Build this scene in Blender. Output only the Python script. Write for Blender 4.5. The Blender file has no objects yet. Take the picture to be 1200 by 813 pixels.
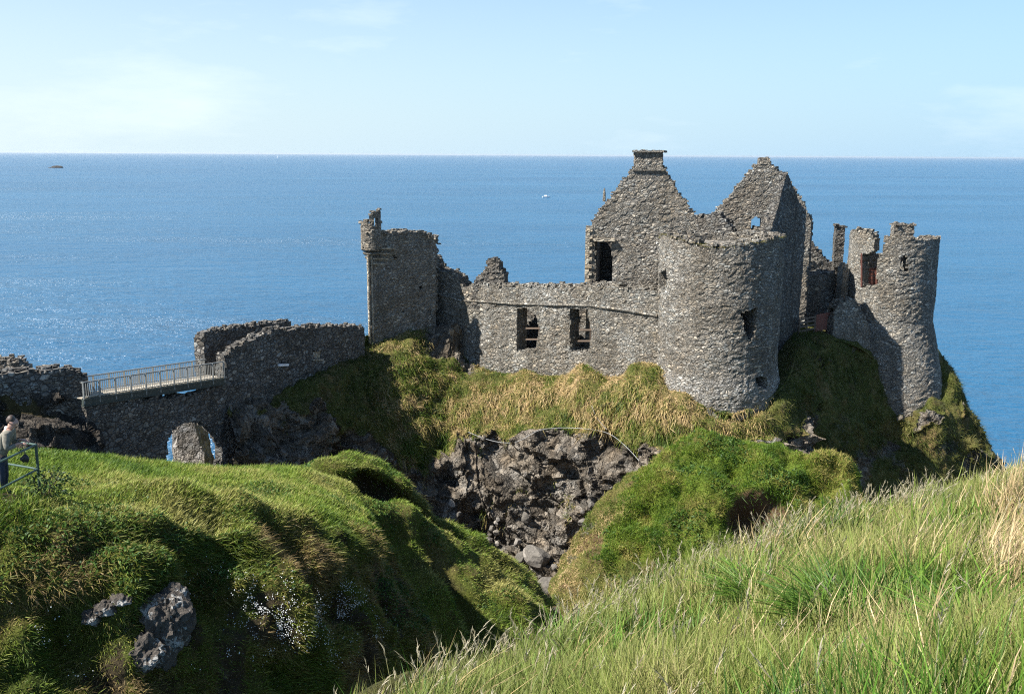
import bpy, math, random
import numpy as np
from mathutils import Vector, Matrix
random.seed(11)
rng = np.random.default_rng(11)
scene = bpy.context.scene
COL = scene.collection

# ------------------------------------------------------------------ camera geometry
HC = 42.0                      # eye height above the sea
F, CU, CV = 1152.0, 600.0, 406.5
PITCH = math.atan(225.0 / F)
ROLL = math.atan(7.0 / 1200.0)
cf = np.array([0, math.cos(PITCH), -math.sin(PITCH)])
cr0 = np.array([1.0, 0, 0])
cu0 = np.array([0, math.sin(PITCH), math.cos(PITCH)])
cr = cr0 * math.cos(ROLL) + cu0 * math.sin(ROLL)
cup = -cr0 * math.sin(ROLL) + cu0 * math.cos(ROLL)

def ray(u, v):
    return cf * F + cr * (u - CU) + cup * (CV - v)

def P(u, v, Y):
    """the point seen at (u, v) of the 1200x813 photo that lies Y metres ahead"""
    d = ray(u, v)
    p = d * (Y / d[1])
    p[2] += HC
    return p

def XY(u, Y, v=350):
    p = P(u, v, Y)
    return (p[0], p[1])

SUN_AZ = (-0.93, -0.367)
SUN_EL = math.radians(49)

# ------------------------------------------------------------------ numpy noise
def _h(ix, iy, iz, seed):
    n = (ix.astype(np.int64) * 374761393 + iy.astype(np.int64) * 668265263 + iz.astype(np.int64) * 2147483647 + seed * 1274126177) & 0xffffffff
    n = ((n ^ (n >> 13)) * 1274126177) & 0xffffffff
    n = ((n ^ (n >> 16)) * 2246822519) & 0xffffffff
    n = n ^ (n >> 15)
    return (n & 0xffffff) / float(0xffffff)

def vnoise(p, freq=1.0, seed=0):
    q = np.asarray(p) * freq
    i = np.floor(q)
    f = q - i
    f = f * f * f * (f * (f * 6 - 15) + 10)
    ix, iy, iz = i[..., 0], i[..., 1], i[..., 2]
    r = 0
    for dx in (0, 1):
        wx = f[..., 0] if dx else 1 - f[..., 0]
        for dy in (0, 1):
            wy = f[..., 1] if dy else 1 - f[..., 1]
            for dz in (0, 1):
                wz = f[..., 2] if dz else 1 - f[..., 2]
                r = r + _h(ix + dx, iy + dy, iz + dz, seed) * wx * wy * wz
    return r * 2 - 1

def fbm(p, freq=1.0, octv=4, seed=0, gain=0.5):
    r, a, t = 0, 1.0, 0
    for o in range(octv):
        r = r + vnoise(p, freq * 2 ** o, seed + o * 17) * a
        t += a
        a *= gain
    return r / t

def worley(p, freq=1.0, seed=0):
    q = np.asarray(p) * freq
    i = np.floor(q)
    f1 = np.full(q.shape[:-1], 9.0)
    f2 = np.full(q.shape[:-1], 9.0)
    cid = np.zeros(q.shape[:-1])
    for dx in (-1, 0, 1):
        for dy in (-1, 0, 1):
            for dz in (-1, 0, 1):
                c = i + np.array([dx, dy, dz])
                a, b, d = c[..., 0], c[..., 1], c[..., 2]
                o = np.stack([_h(a, b, d, seed), _h(a, b, d, seed + 1), _h(a, b, d, seed + 2)], -1)
                dd = np.linalg.norm(c + o - q, axis=-1)
                v = _h(a, b, d, seed + 3)
                near = dd < f1
                f2 = np.where(near, f1, np.minimum(f2, dd))
                cid = np.where(near, v, cid)
                f1 = np.where(near, dd, f1)
    return f1, f2, cid

def sstep(a, b, x):
    t = np.clip((x - a) / (b - a), 0, 1)
    return t * t * (3 - 2 * t)

# ------------------------------------------------------------------ object helpers
def tag(o, label=None, cat=None, group=None, kind=None):
    if label: o['label'] = label
    if cat: o['category'] = cat
    if group: o['group'] = group
    if kind: o['kind'] = kind
    return o

def thing(name, label, cat, loc, group=None, rz=0):
    o = bpy.data.objects.new(name, None)
    o.empty_display_size = 0.3
    COL.objects.link(o)
    o.location = loc
    o.rotation_euler = (0, 0, rz)
    return tag(o, label, cat, group)

def world_loc(o):
    p = np.zeros(3)
    while o is not None:
        p = p + np.array(o.location)
        o = o.parent
    return p

def mesh_np(name, V, F4=None, F3=None, mat=None, parent=None, origin=None, attrs=None, smooth=False):
    """one mesh object from arrays in world coordinates"""
    V = np.asarray(V, dtype=np.float64)
    base = world_loc(parent) if parent is not None else np.zeros(3)
    if parent is None:
        if origin is None:
            origin = np.array([V[:, 0].mean(), V[:, 1].mean(), V[:, 2].min()])
        off = np.asarray(origin, float)
    else:
        off = base
    me = bpy.data.meshes.new(name)
    n4 = 0 if F4 is None else len(F4)
    n3 = 0 if F3 is None else len(F3)
    me.vertices.add(len(V))
    me.vertices.foreach_set('co', (V - off).astype(np.float32).ravel())
    nl = n4 * 4 + n3 * 3
    me.loops.add(nl)
    li = []
    if n4: li.append(np.asarray(F4, np.int32).ravel())
    if n3: li.append(np.asarray(F3, np.int32).ravel())
    me.loops.foreach_set('vertex_index', np.concatenate(li))
    me.polygons.add(n4 + n3)
    st = np.concatenate([np.arange(n4) * 4, n4 * 4 + np.arange(n3) * 3]).astype(np.int32)
    me.polygons.foreach_set('loop_start', st)
    me.polygons.foreach_set('use_smooth', np.full(n4 + n3, smooth, dtype=bool))
    me.update(calc_edges=True)
    if attrs:
        for k, a in attrs.items():
            a = np.asarray(a, np.float32)
            if a.ndim == 1:
                at = me.attributes.new(k, 'FLOAT', 'POINT')
                at.data.foreach_set('value', a)
            else:
                at = me.attributes.new(k, 'FLOAT_COLOR', 'POINT')
                if a.shape[1] == 3:
                    a = np.concatenate([a, np.ones((len(a), 1), np.float32)], 1)
                at.data.foreach_set('color', a.ravel())
    if mat: me.materials.append(mat)
    o = bpy.data.objects.new(name, me)
    COL.objects.link(o)
    if parent is not None:
        o.parent = parent
    else:
        o.location = tuple(off)
    return o

class MB:
    """collects boxes, tubes and stones into one mesh"""
    def __init__(s):
        s.v, s.q, s.t, s.n = [], [], [], 0
    def add(s, V, Q=None, T=None):
        V = np.asarray(V, float)
        s.v.append(V)
        if Q is not None and len(Q): s.q.append(np.asarray(Q) + s.n)
        if T is not None and len(T): s.t.append(np.asarray(T) + s.n)
        s.n += len(V)
    def box(s, c, half, ax=None, jit=0):
        ax = np.eye(3) if ax is None else np.asarray(ax)
        sg = np.array([[-1,-1,-1],[1,-1,-1],[1,1,-1],[-1,1,-1],[-1,-1,1],[1,-1,1],[1,1,1],[-1,1,1]], float)
        if jit: sg = sg * (1 + rng.uniform(-jit, jit * 0.3, sg.shape))
        V = np.asarray(c) + (sg * np.asarray(half)) @ ax
        s.add(V, [[0,3,2,1],[4,5,6,7],[0,1,5,4],[1,2,6,5],[2,3,7,6],[3,0,4,7]])
    def bar(s, a, b, w, h=None, up=(0, 0, 1)):
        a, b = np.asarray(a, float), np.asarray(b, float)
        d = b - a; L = np.linalg.norm(d); d = d / L
        up = np.asarray(up, float)
        if abs(d @ up) > 0.95: up = np.array([0, 1.0, 0])
        x = np.cross(d, up); x /= np.linalg.norm(x)
        z = np.cross(x, d)
        s.box((a + b) / 2, (w / 2, L / 2, (h or w) / 2), np.array([x, d, z]))
    def tube(s, pts, r, n=8, cap=True):
        pts = np.asarray(pts, float)
        rr = np.full(len(pts), r) if np.isscalar(r) else np.asarray(r)
        V = []
        for i, p in enumerate(pts):
            d = pts[min(i + 1, len(pts) - 1)] - pts[max(i - 1, 0)]
            d = d / np.linalg.norm(d)
            up = np.array([0, 0, 1.0]) if abs(d[2]) < 0.9 else np.array([0, 1.0, 0])
            x = np.cross(d, up); x /= np.linalg.norm(x)
            y = np.cross(x, d)
            for k in range(n):
                a = 2 * math.pi * k / n
                V.append(p + rr[i] * (x * math.cos(a) + y * math.sin(a)))
        Q = []
        for i in range(len(pts) - 1):
            for k in range(n):
                k2 = (k + 1) % n
                Q.append([i * n + k, i * n + k2, (i + 1) * n + k2, (i + 1) * n + k])
        T = []
        if cap:
            V.append(pts[0]); V.append(pts[-1])
            a, b = len(V) - 2, len(V) - 1
            for k in range(n):
                T.append([a, (k + 1) % n, k])
                T.append([b, (len(pts) - 1) * n + k, (len(pts) - 1) * n + (k + 1) % n])
        s.add(V, Q, T)
    def build(s, name, mat, parent=None, smooth=False, origin=None):
        return mesh_np(name, np.concatenate(s.v), np.concatenate(s.q) if s.q else None,
                       np.concatenate(s.t) if s.t else None, mat, parent, origin, smooth=smooth)

# ------------------------------------------------------------------ materials
def new_mat(name):
    m = bpy.data.materials.new(name)
    m.use_nodes = True
    nt = m.node_tree
    for n in list(nt.nodes): nt.nodes.remove(n)
    out = nt.nodes.new('ShaderNodeOutputMaterial')
    return m, nt, out

class NT:
    def __init__(s, nt): s.nt = nt
    def n(s, t, **kw):
        x = s.nt.nodes.new(t)
        for k, v in kw.items(): setattr(x, k, v)
        return x
    def l(s, a, b): s.nt.links.new(a, b)
    def noise(s, vec, scale, detail=4, rough=0.55):
        x = s.n('ShaderNodeTexNoise')
        x.inputs['Scale'].default_value = scale
        x.inputs['Detail'].default_value = detail
        x.inputs['Roughness'].default_value = rough
        s.l(vec, x.inputs['Vector'])
        return x
    def ramp(s, fac, stops, interp='LINEAR'):
        x = s.n('ShaderNodeValToRGB')
        cr_ = x.color_ramp
        cr_.interpolation = interp
        while len(cr_.elements) < len(stops): cr_.elements.new(0.5)
        for e, (p, c) in zip(cr_.elements, stops):
            e.position = p
            e.color = (c, c, c, 1) if np.isscalar(c) else (*c, 1)
        s.l(fac, x.inputs['Fac'])
        return x.outputs['Color']
    def mix(s, fac, a, b, mode='MIX'):
        x = s.n('ShaderNodeMix', data_type='RGBA', blend_type=mode)
        if hasattr(fac, 'links'): s.l(fac, x.inputs[0])
        else: x.inputs[0].default_value = fac
        for v, i in ((a, 6), (b, 7)):
            if hasattr(v, 'links'): s.l(v, x.inputs[i])
            else: x.inputs[i].default_value = (*v, 1)
        return x.outputs[2]
    def math(s, op, a, b=None):
        x = s.n('ShaderNodeMath', operation=op)
        for v, i in ((a, 0), (b, 1)):
            if v is None: continue
            if hasattr(v, 'links'): s.l(v, x.inputs[i])
            else: x.inputs[i].default_value = v
        return x.outputs[0]

def simple_mat(name, col, rough=0.7, metal=0, var=0.15, scale=6):
    m, nt, out = new_mat(name)
    k = NT(nt)
    tc = k.n('ShaderNodeTexCoord').outputs['Object']
    nz = k.noise(tc, scale, 5)
    c = k.ramp(nz.outputs['Fac'], [(0.3, tuple(x * (1 - var) for x in col)), (0.7, tuple(min(1, x * (1 + var)) for x in col))])
    b = k.n('ShaderNodeBsdfPrincipled')
    b.inputs['Roughness'].default_value = rough
    b.inputs['Metallic'].default_value = metal
    k.l(c, b.inputs['Base Color'])
    k.l(b.outputs[0], out.inputs[0])
    return m

def stone_mat(name, dark, mid, light, joint, size=0.34, zst=1.7, lime=None, lich=0.4, stain=(0.6, 0.5, 0.38)):
    """rubble masonry: cells of stone of differing tone, recessed joints, lichen and weather stains"""
    m, nt, out = new_mat(name)
    k = NT(nt)
    tc = k.n('ShaderNodeTexCoord').outputs['Object']
    warp = k.noise(tc, 2.2, 3)
    wv = k.n('ShaderNodeVectorMath', operation='MULTIPLY_ADD')
    k.l(warp.outputs['Color'], wv.inputs[0]); wv.inputs[1].default_value = (0.22, 0.22, 0.12); k.l(tc, wv.inputs[2])
    mp = k.n('ShaderNodeMapping'); mp.inputs['Scale'].default_value = (1, 1, zst)
    k.l(wv.outputs[0], mp.inputs[0])
    vec = mp.outputs[0]
    def vor(feat, sc):
        x = k.n('ShaderNodeTexVoronoi', feature=feat)
        x.inputs['Scale'].default_value = sc
        k.l(vec, x.inputs['Vector'])
        return x
    sc = 1.0 / size
    c1 = vor('F1', sc); e1 = vor('DISTANCE_TO_EDGE', sc)
    c2 = vor('F1', sc * 2.1); e2 = vor('DISTANCE_TO_EDGE', sc * 2.1)
    # large and small stones mixed
    sel = k.ramp(k.noise(tc, 1.1, 2).outputs['Fac'], [(0.47, 0.0), (0.53, 1.0)])
    s1 = k.n('ShaderNodeSeparateColor'); k.l(c1.outputs['Color'], s1.inputs[0])
    s2 = k.n('ShaderNodeSeparateColor'); k.l(c2.outputs['Color'], s2.inputs[0])
    mr = k.n('ShaderNodeMix'); k.l(sel, mr.inputs[0]); k.l(s1.outputs[0], mr.inputs[2]); k.l(s2.outputs[0], mr.inputs[3])
    hue = k.n('ShaderNodeMix'); k.l(sel, hue.inputs[0]); k.l(s1.outputs[1], hue.inputs[2]); k.l(s2.outputs[1], hue.inputs[3])
    ed = k.n('ShaderNodeMix'); k.l(sel, ed.inputs[0]); k.l(e1.outputs[0], ed.inputs[2])
    e2s = k.math('MULTIPLY', e2.outputs[0], 1.0); k.l(e2s, ed.inputs[3])
    col = k.ramp(mr.outputs[0], [(0.0, dark), (0.3, mid), (0.72, mid), (1.0, light)])
    warm = k.ramp(hue.outputs[0], [(0.0, (0.93, 1.0, 1.05)), (0.4, (1.02, 1.02, 1.02)), (1.0, (1.1, 1.03, 0.93))])
    col = k.mix(1.0, col, warm, 'MULTIPLY')
    gr = k.ramp(k.noise(tc, 14, 5, 0.7).outputs['Fac'], [(0.25, 0.62), (0.75, 1.35)])
    col = k.mix(1.0, col, gr, 'MULTIPLY')
    st = k.ramp(k.noise(tc, 0.35, 4).outputs['Fac'], [(0.4, stain), (0.62, (1, 1, 1))])
    col = k.mix(0.5, col, st, 'MULTIPLY')
    mps = k.n('ShaderNodeMapping'); mps.inputs['Scale'].default_value = (1.4, 1.4, 0.13); k.l(tc, mps.inputs[0])
    sk = k.ramp(k.noise(mps.outputs[0], 1.0, 4, 0.6).outputs['Fac'], [(0.36, (0.62, 0.6, 0.56)), (0.56, (1.06, 1.05, 1.03))])
    col = k.mix(0.55, col, sk, 'MULTIPLY')
    if lime:                                   # remains of lime mortar or limewash below a height
        z = k.n('ShaderNodeSeparateXYZ'); k.l(tc, z.inputs[0])
        zz = k.math('ADD', z.outputs[2], k.math('MULTIPLY', k.noise(tc, 0.8, 3).outputs['Fac'], 1.6))
        lf = k.ramp(k.math('DIVIDE', zz, 12.0), [(lime[0], 1.0), (lime[0] + 0.06, 0.0)])
        lf = k.math('MULTIPLY', lf, k.ramp(k.noise(tc, 5, 4).outputs['Fac'], [(0.4, 0.0), (0.6, lime[1])]))
        col = k.mix(lf, col, (0.46, 0.45, 0.43))
    lw = k.ramp(k.noise(tc, 3.1, 6, 0.75).outputs['Fac'], [(0.6, 0.0), (0.72, lich)])
    col = k.mix(lw, col, (0.42, 0.41, 0.36))
    jf = k.ramp(ed.outputs[0], [(0.0, 1.0), (0.05, 0.9), (0.12, 0.0)])
    col = k.mix(k.math('MULTIPLY', jf, 0.85), col, joint)
    b = k.n('ShaderNodeBsdfPrincipled')
    b.inputs['Roughness'].default_value = 0.92
    b.inputs['Specular IOR Level'].default_value = 0.2
    k.l(col, b.inputs['Base Color'])
    hgt = k.ramp(ed.outputs[0], [(0.0, 0.0), (0.16, 0.75), (0.4, 1.0)])
    hh = k.math('ADD', hgt, k.math('MULTIPLY', mr.outputs[0], 0.5))
    hh = k.math('ADD', hh, k.math('MULTIPLY', k.noise(tc, 9, 6, 0.7).outputs['Fac'], 0.7))
    bp = k.n('ShaderNodeBump'); bp.inputs['Strength'].default_value = 1.0; bp.inputs['Distance'].default_value = 0.055
    k.l(hh, bp.inputs['Height']); k.l(bp.outputs[0], b.inputs['Normal'])
    k.l(b.outputs[0], out.inputs[0])
    return m

def terrain_mat(name, g1, g2, g3, rock_d, rock_m, rock_l, soil=(0.12, 0.075, 0.04)):
    """turf and bare rock, split by the mesh attributes 'rock' and 'soil'"""
    m, nt, out = new_mat(name)
    k = NT(nt)
    tc = k.n('ShaderNodeTexCoord').outputs['Object']
    ar = k.n('ShaderNodeAttribute', attribute_name='rock').outputs['Fac']
    asl = k.n('ShaderNodeAttribute', attribute_name='soil').outputs['Fac']
    n1 = k.noise(tc, 0.55, 6, 0.65); n2 = k.noise(tc, 5, 6, 0.7); n3 = k.noise(tc, 22, 4, 0.7)
    g = k.ramp(n1.outputs['Fac'], [(0.32, g1), (0.5, g2), (0.68, g3)])
    g = k.mix(0.8, g, k.ramp(n2.outputs['Fac'], [(0.3, (0.45, 0.45, 0.4)), (0.7, (1.5, 1.45, 1.3))]), 'MULTIPLY')
    g = k.mix(0.8, g, k.ramp(n3.outputs['Fac'], [(0.3, 0.5), (0.7, 1.45)]), 'MULTIPLY')
    g = k.mix(asl, g, k.mix(0.7, soil, k.ramp(n2.outputs['Fac'], [(0.3, 0.4), (0.7, 1.5)]), 'MULTIPLY'))
    mp = k.n('ShaderNodeMapping'); mp.inputs['Scale'].default_value = (1, 1, 0.8)
    wv = k.n('ShaderNodeVectorMath', operation='MULTIPLY_ADD')
    k.l(k.noise(tc, 1.2, 4).outputs['Color'], wv.inputs[0]); wv.inputs[1].default_value = (0.7, 0.7, 0.7); k.l(tc, wv.inputs[2])
    k.l(wv.outputs[0], mp.inputs[0])
    v1 = k.n('ShaderNodeTexVoronoi', feature='F1'); v1.inputs['Scale'].default_value = 1.5; k.l(mp.outputs[0], v1.inputs['Vector'])
    v2 = k.n('ShaderNodeTexVoronoi', feature='DISTANCE_TO_EDGE'); v2.inputs['Scale'].default_value = 1.5; k.l(mp.outputs[0], v2.inputs['Vector'])
    v3 = k.n('ShaderNodeTexVoronoi', feature='DISTANCE_TO_EDGE'); v3.inputs['Scale'].default_value = 4.5; k.l(mp.outputs[0], v3.inputs['Vector'])
    sp = k.n('ShaderNodeSeparateColor'); k.l(v1.outputs['Color'], sp.inputs[0])
    mixv = k.math('ADD', k.math('MULTIPLY', sp.outputs[0], 0.45), k.math('MULTIPLY', n2.outputs['Fac'], 0.6))
    r = k.ramp(mixv, [(0.2, rock_d), (0.5, rock_m), (0.85, rock_l)])
    r = k.mix(0.8, r, k.ramp(n3.outputs['Fac'], [(0.3, 0.5), (0.7, 1.45)]), 'MULTIPLY')
    r = k.mix(0.6, r, k.ramp(n1.outputs['Fac'], [(0.35, (0.85, 0.9, 1.0)), (0.65, (1.15, 0.95, 0.75))]), 'MULTIPLY')
    crack = k.math('MULTIPLY', k.ramp(v2.outputs[0], [(0.0, 0.0), (0.06, 1.0)]), k.ramp(v3.outputs[0], [(0.0, 0.35), (0.06, 1.0)]))
    r = k.mix(0.55, r, crack, 'MULTIPLY')
    af = k.math('ADD', ar, k.math('MULTIPLY', k.math('SUBTRACT', n2.outputs['Fac'], 0.5), 0.7))
    fac = k.ramp(af, [(0.42, 0.0), (0.58, 1.0)])
    col = k.mix(fac, g, r)
    b = k.n('ShaderNodeBsdfPrincipled')
    b.inputs['Roughness'].default_value = 0.95
    b.inputs['Specular IOR Level'].default_value = 0.15
    k.l(col, b.inputs['Base Color'])
    hr = k.math('ADD', k.math('MULTIPLY', k.ramp(v2.outputs[0], [(0, 0.0), (0.3, 1.0)]), 1.2), k.math('MULTIPLY', k.ramp(v3.outputs[0], [(0, 0.0), (0.25, 1.0)]), 0.5))
    hr = k.math('ADD', hr, k.math('MULTIPLY', n2.outputs['Fac'], 1.2))
    hg = k.math('ADD', k.math('MULTIPLY', n2.outputs['Fac'], 1.0), k.math('MULTIPLY', n3.outputs['Fac'], 0.7))
    hm = k.n('ShaderNodeMix'); k.l(fac, hm.inputs[0]); k.l(hg, hm.inputs[2]); k.l(hr, hm.inputs[3])
    bp = k.n('ShaderNodeBump'); bp.inputs['Strength'].default_value = 1.0; bp.inputs['Distance'].default_value = 0.16
    k.l(hm.outputs[0], bp.inputs['Height']); k.l(bp.outputs[0], b.inputs['Normal'])
    k.l(b.outputs[0], out.inputs[0])
    return m

def blade_mat(name, trans=0.35):
    m, nt, out = new_mat(name)
    k = NT(nt)
    c = k.n('ShaderNodeAttribute', attribute_name='tint').outputs['Color']
    b = k.n('ShaderNodeBsdfPrincipled')
    b.inputs['Roughness'].default_value = 0.55
    b.inputs['Specular IOR Level'].default_value = 0.25
    k.l(c, b.inputs['Base Color'])
    t = k.n('ShaderNodeBsdfTranslucent')
    k.l(c, t.inputs['Color'])
    mx = k.n('ShaderNodeMixShader'); mx.inputs[0].default_value = trans
    k.l(b.outputs[0], mx.inputs[1]); k.l(t.outputs[0], mx.inputs[2])
    k.l(mx.outputs[0], out.inputs[0])
    return m

def sea_mat():
    m, nt, out = new_mat('sea_water')
    k = NT(nt)
    tc = k.n('ShaderNodeTexCoord').outputs['Object']
    mp = k.n('ShaderNodeMapping'); mp.inputs['Scale'].default_value = (0.42, 1, 1); mp.inputs['Rotation'].default_value = (0, 0, 0.2)
    k.l(tc, mp.inputs[0])
    v = mp.outputs[0]
    big = k.noise(v, 0.004, 4, 0.6)
    col = k.ramp(big.outputs['Fac'], [(0.3, (0.011, 0.072, 0.150)), (0.7, (0.018, 0.098, 0.188))])
    w1 = k.noise(v, 0.09, 3, 0.6); w2 = k.noise(v, 0.45, 4, 0.65); w3 = k.noise(v, 1.8, 3, 0.6)
    h = k.math('ADD', k.math('MULTIPLY', w1.outputs['Fac'], 5.0), k.math('ADD', k.math('MULTIPLY', w2.outputs['Fac'], 2.4), k.math('MULTIPLY', w3.outputs['Fac'], 0.3)))
    bp = k.n('ShaderNodeBump'); bp.inputs['Distance'].default_value = 1.0
    mp2 = k.n('ShaderNodeMapping'); mp2.inputs['Scale'].default_value = (0.2, 1, 1); mp2.inputs['Rotation'].default_value = (0, 0, -0.15)
    k.l(tc, mp2.inputs[0])
    gust = k.noise(mp2.outputs[0], 0.012, 5, 0.6)
    k.l(k.ramp(gust.outputs['Fac'], [(0.35, 0.45), (0.65, 1.0)]), bp.inputs['Strength'])
    k.l(h, bp.inputs['Height'])
    b = k.n('ShaderNodeBsdfPrincipled')
    b.inputs['Roughness'].default_value = 0.24
    b.inputs['IOR'].default_value = 1.33
    b.inputs['Specular IOR Level'].default_value = 0.5
    k.l(col, b.inputs['Base Color']); k.l(bp.outputs[0], b.inputs['Normal'])
    k.l(b.outputs[0], out.inputs[0])
    return m

M = {}
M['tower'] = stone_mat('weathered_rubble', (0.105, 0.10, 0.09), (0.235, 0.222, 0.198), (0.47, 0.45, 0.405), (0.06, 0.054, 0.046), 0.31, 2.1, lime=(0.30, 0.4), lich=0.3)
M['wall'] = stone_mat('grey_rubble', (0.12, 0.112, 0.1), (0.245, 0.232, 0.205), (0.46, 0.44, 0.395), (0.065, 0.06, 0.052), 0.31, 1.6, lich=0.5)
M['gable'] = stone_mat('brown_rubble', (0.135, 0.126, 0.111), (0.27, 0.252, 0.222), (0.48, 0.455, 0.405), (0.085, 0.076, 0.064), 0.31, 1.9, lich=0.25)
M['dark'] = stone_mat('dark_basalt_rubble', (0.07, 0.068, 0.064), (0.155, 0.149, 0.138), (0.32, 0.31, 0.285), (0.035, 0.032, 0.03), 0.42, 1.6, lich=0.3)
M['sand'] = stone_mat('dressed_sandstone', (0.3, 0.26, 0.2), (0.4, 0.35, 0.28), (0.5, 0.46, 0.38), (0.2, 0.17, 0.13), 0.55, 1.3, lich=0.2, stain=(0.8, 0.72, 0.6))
ROCK = ((0.042, 0.037, 0.03), (0.145, 0.128, 0.102), (0.33, 0.30, 0.25))
DROCK = ((0.02, 0.018, 0.016), (0.05, 0.045, 0.038), (0.11, 0.10, 0.085))  # darker copy of ROCK with shade put into the colour
M['crag'] = terrain_mat('crag_turf_and_basalt', (0.05, 0.065, 0.014), (0.10, 0.105, 0.03), (0.17, 0.13, 0.055), *ROCK)
M['mound'] = terrain_mat('mound_turf', (0.06, 0.10, 0.012), (0.105, 0.145, 0.02), (0.16, 0.155, 0.045), *ROCK)
M['knoll'] = terrain_mat('knoll_turf', (0.055, 0.075, 0.014), (0.09, 0.10, 0.02), (0.125, 0.105, 0.04), *ROCK, soil=(0.055, 0.042, 0.022))
M['fore'] = terrain_mat('slope_turf', (0.06, 0.085, 0.02), (0.09, 0.11, 0.03), (0.16, 0.14, 0.06), *ROCK)
M['headland'] = terrain_mat('dark_headland', (0.02, 0.03, 0.008), (0.035, 0.045, 0.012), (0.05, 0.045, 0.02), *DROCK)  # dark growth; the headland's shade is also put into its rock colours
M['stack'] = terrain_mat('pale_rock', (0.05, 0.05, 0.02), (0.06, 0.06, 0.02), (0.07, 0.07, 0.03), (0.12, 0.115, 0.10), (0.27, 0.255, 0.23), (0.42, 0.40, 0.36))
M['rock'] = terrain_mat('bare_basalt', (0.05, 0.05, 0.02), (0.06, 0.06, 0.02), (0.07, 0.07, 0.03), *ROCK)
M['blade'] = blade_mat('grass_blades', 0.28)
M['flower'] = simple_mat('white_petals', (0.75, 0.75, 0.72), 0.6, var=0.08)
M['rail'] = simple_mat('galvanised_rail', (0.29, 0.285, 0.255), 0.55, 0.2)
M['girder'] = simple_mat('dark_green_girder', (0.035, 0.045, 0.038), 0.6)
M['deck'] = simple_mat('pale_planks', (0.33, 0.285, 0.215), 0.8)
M['teal'] = simple_mat('teal_painted_pipe', (0.05, 0.085, 0.065), 0.35, 0.0)
M['wood'] = simple_mat('weathered_timber', (0.12, 0.085, 0.06), 0.85)
M['redwood'] = simple_mat('red_brown_timber', (0.17, 0.065, 0.045), 0.8)
M['rope'] = simple_mat('pale_rope', (0.3, 0.3, 0.29), 0.8)
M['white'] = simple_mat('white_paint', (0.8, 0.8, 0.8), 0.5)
M['path'] = simple_mat('trodden_earth', (0.30, 0.25, 0.17), 0.95, var=0.35)
M['sea'] = sea_mat()

# ------------------------------------------------------------------ lattice surfaces
def catmull(A, n):
    """resample along axis 0 to n samples with a Catmull-Rom spline"""
    m = len(A)
    t = np.linspace(0, m - 1, n)
    i = np.minimum(t.astype(int), m - 2)
    f = (t - i).reshape(-1, *([1] * (A.ndim - 1)))
    Ap = np.concatenate([A[:1] * 2 - A[1:2], A, A[-1:] * 2 - A[-2:-1]])
    p0, p1, p2, p3 = Ap[i], Ap[i + 1], Ap[i + 2], Ap[i + 3]
    return 0.5 * (2 * p1 + (p2 - p0) * f + (2 * p0 - 5 * p1 + 4 * p2 - p3) * f ** 2 + (3 * p1 - p0 - 3 * p2 + p3) * f ** 3)

def lattice(cols, nr, nc):
    """cols: columns of control points (u,v,Y) or ('w',x,y,z); gives a (nr,nc,3) grid and its (row,col) parameters"""
    A = np.array([[P(*p) if p[0] != 'w' else np.array(p[1:], float) for p in c] for c in cols])   # col,row,3
    A = np.transpose(A, (1, 0, 2))
    R, Cn = A.shape[:2]
    G = catmull(A, nr)
    G = np.transpose(catmull(np.transpose(G, (1, 0, 2)), nc), (1, 0, 2))
    rr, cc = np.meshgrid(np.linspace(0, R - 1, nr), np.linspace(0, Cn - 1, nc), indexing='ij')
    return G, rr, cc

def gnormals(G):
    du = np.gradient(G, axis=1); dv = np.gradient(G, axis=0)
    n = np.cross(du, dv)
    n /= np.linalg.norm(n, axis=-1, keepdims=True) + 1e-9
    return n

def face_cam(n, G):
    """flip so the normals look up/toward the viewer"""
    s = np.sign((n * (np.array([0, 0, HC]) - G)).sum(-1))
    if (s > 0).mean() < 0.5: n = -n
    return n

def grid_faces(nr, nc):
    i = np.arange(nr * nc).reshape(nr, nc)
    return np.stack([i[:-1, :-1], i[:-1, 1:], i[1:, 1:], i[1:, :-1]], -1).reshape(-1, 4)

def terrain(name, G, mat, rock, soil, smooth=True):
    nr, nc = G.shape[:2]
    o = mesh_np(name, G.reshape(-1, 3), grid_faces(nr, nc), None, mat, origin=(0, 0, 0),
                attrs={'rock': rock.ravel(), 'soil': soil.ravel()}, smooth=smooth)
    o['kind'] = 'structure'
    return o

def project(Pw):
    d = Pw - np.array([0, 0, HC])
    z = d @ cf
    return CU + F * (d @ cr) / z, CV - F * (d @ cup) / z

def sample(G, n, weight):
    """n random points on a grid surface; weight is per vertex"""
    a = np.cross(G[1:, :-1] - G[:-1, :-1], G[:-1, 1:] - G[:-1, :-1])
    w = np.linalg.norm(a, axis=-1) * weight[:-1, :-1]
    w = w.ravel() / w.sum()
    idx = rng.choice(len(w), n, p=w)
    i, j = np.divmod(idx, G.shape[1] - 1)
    a, b = rng.random(n), rng.random(n)
    def L(X):
        a_, b_ = (a, b) if X.ndim == 2 else (a[:, None], b[:, None])
        return (X[i, j] * (1 - a_) * (1 - b_) + X[i + 1, j] * a_ * (1 - b_) + X[i, j + 1] * (1 - a_) * b_ + X[i + 1, j + 1] * a_ * b_)
    return L

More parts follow.
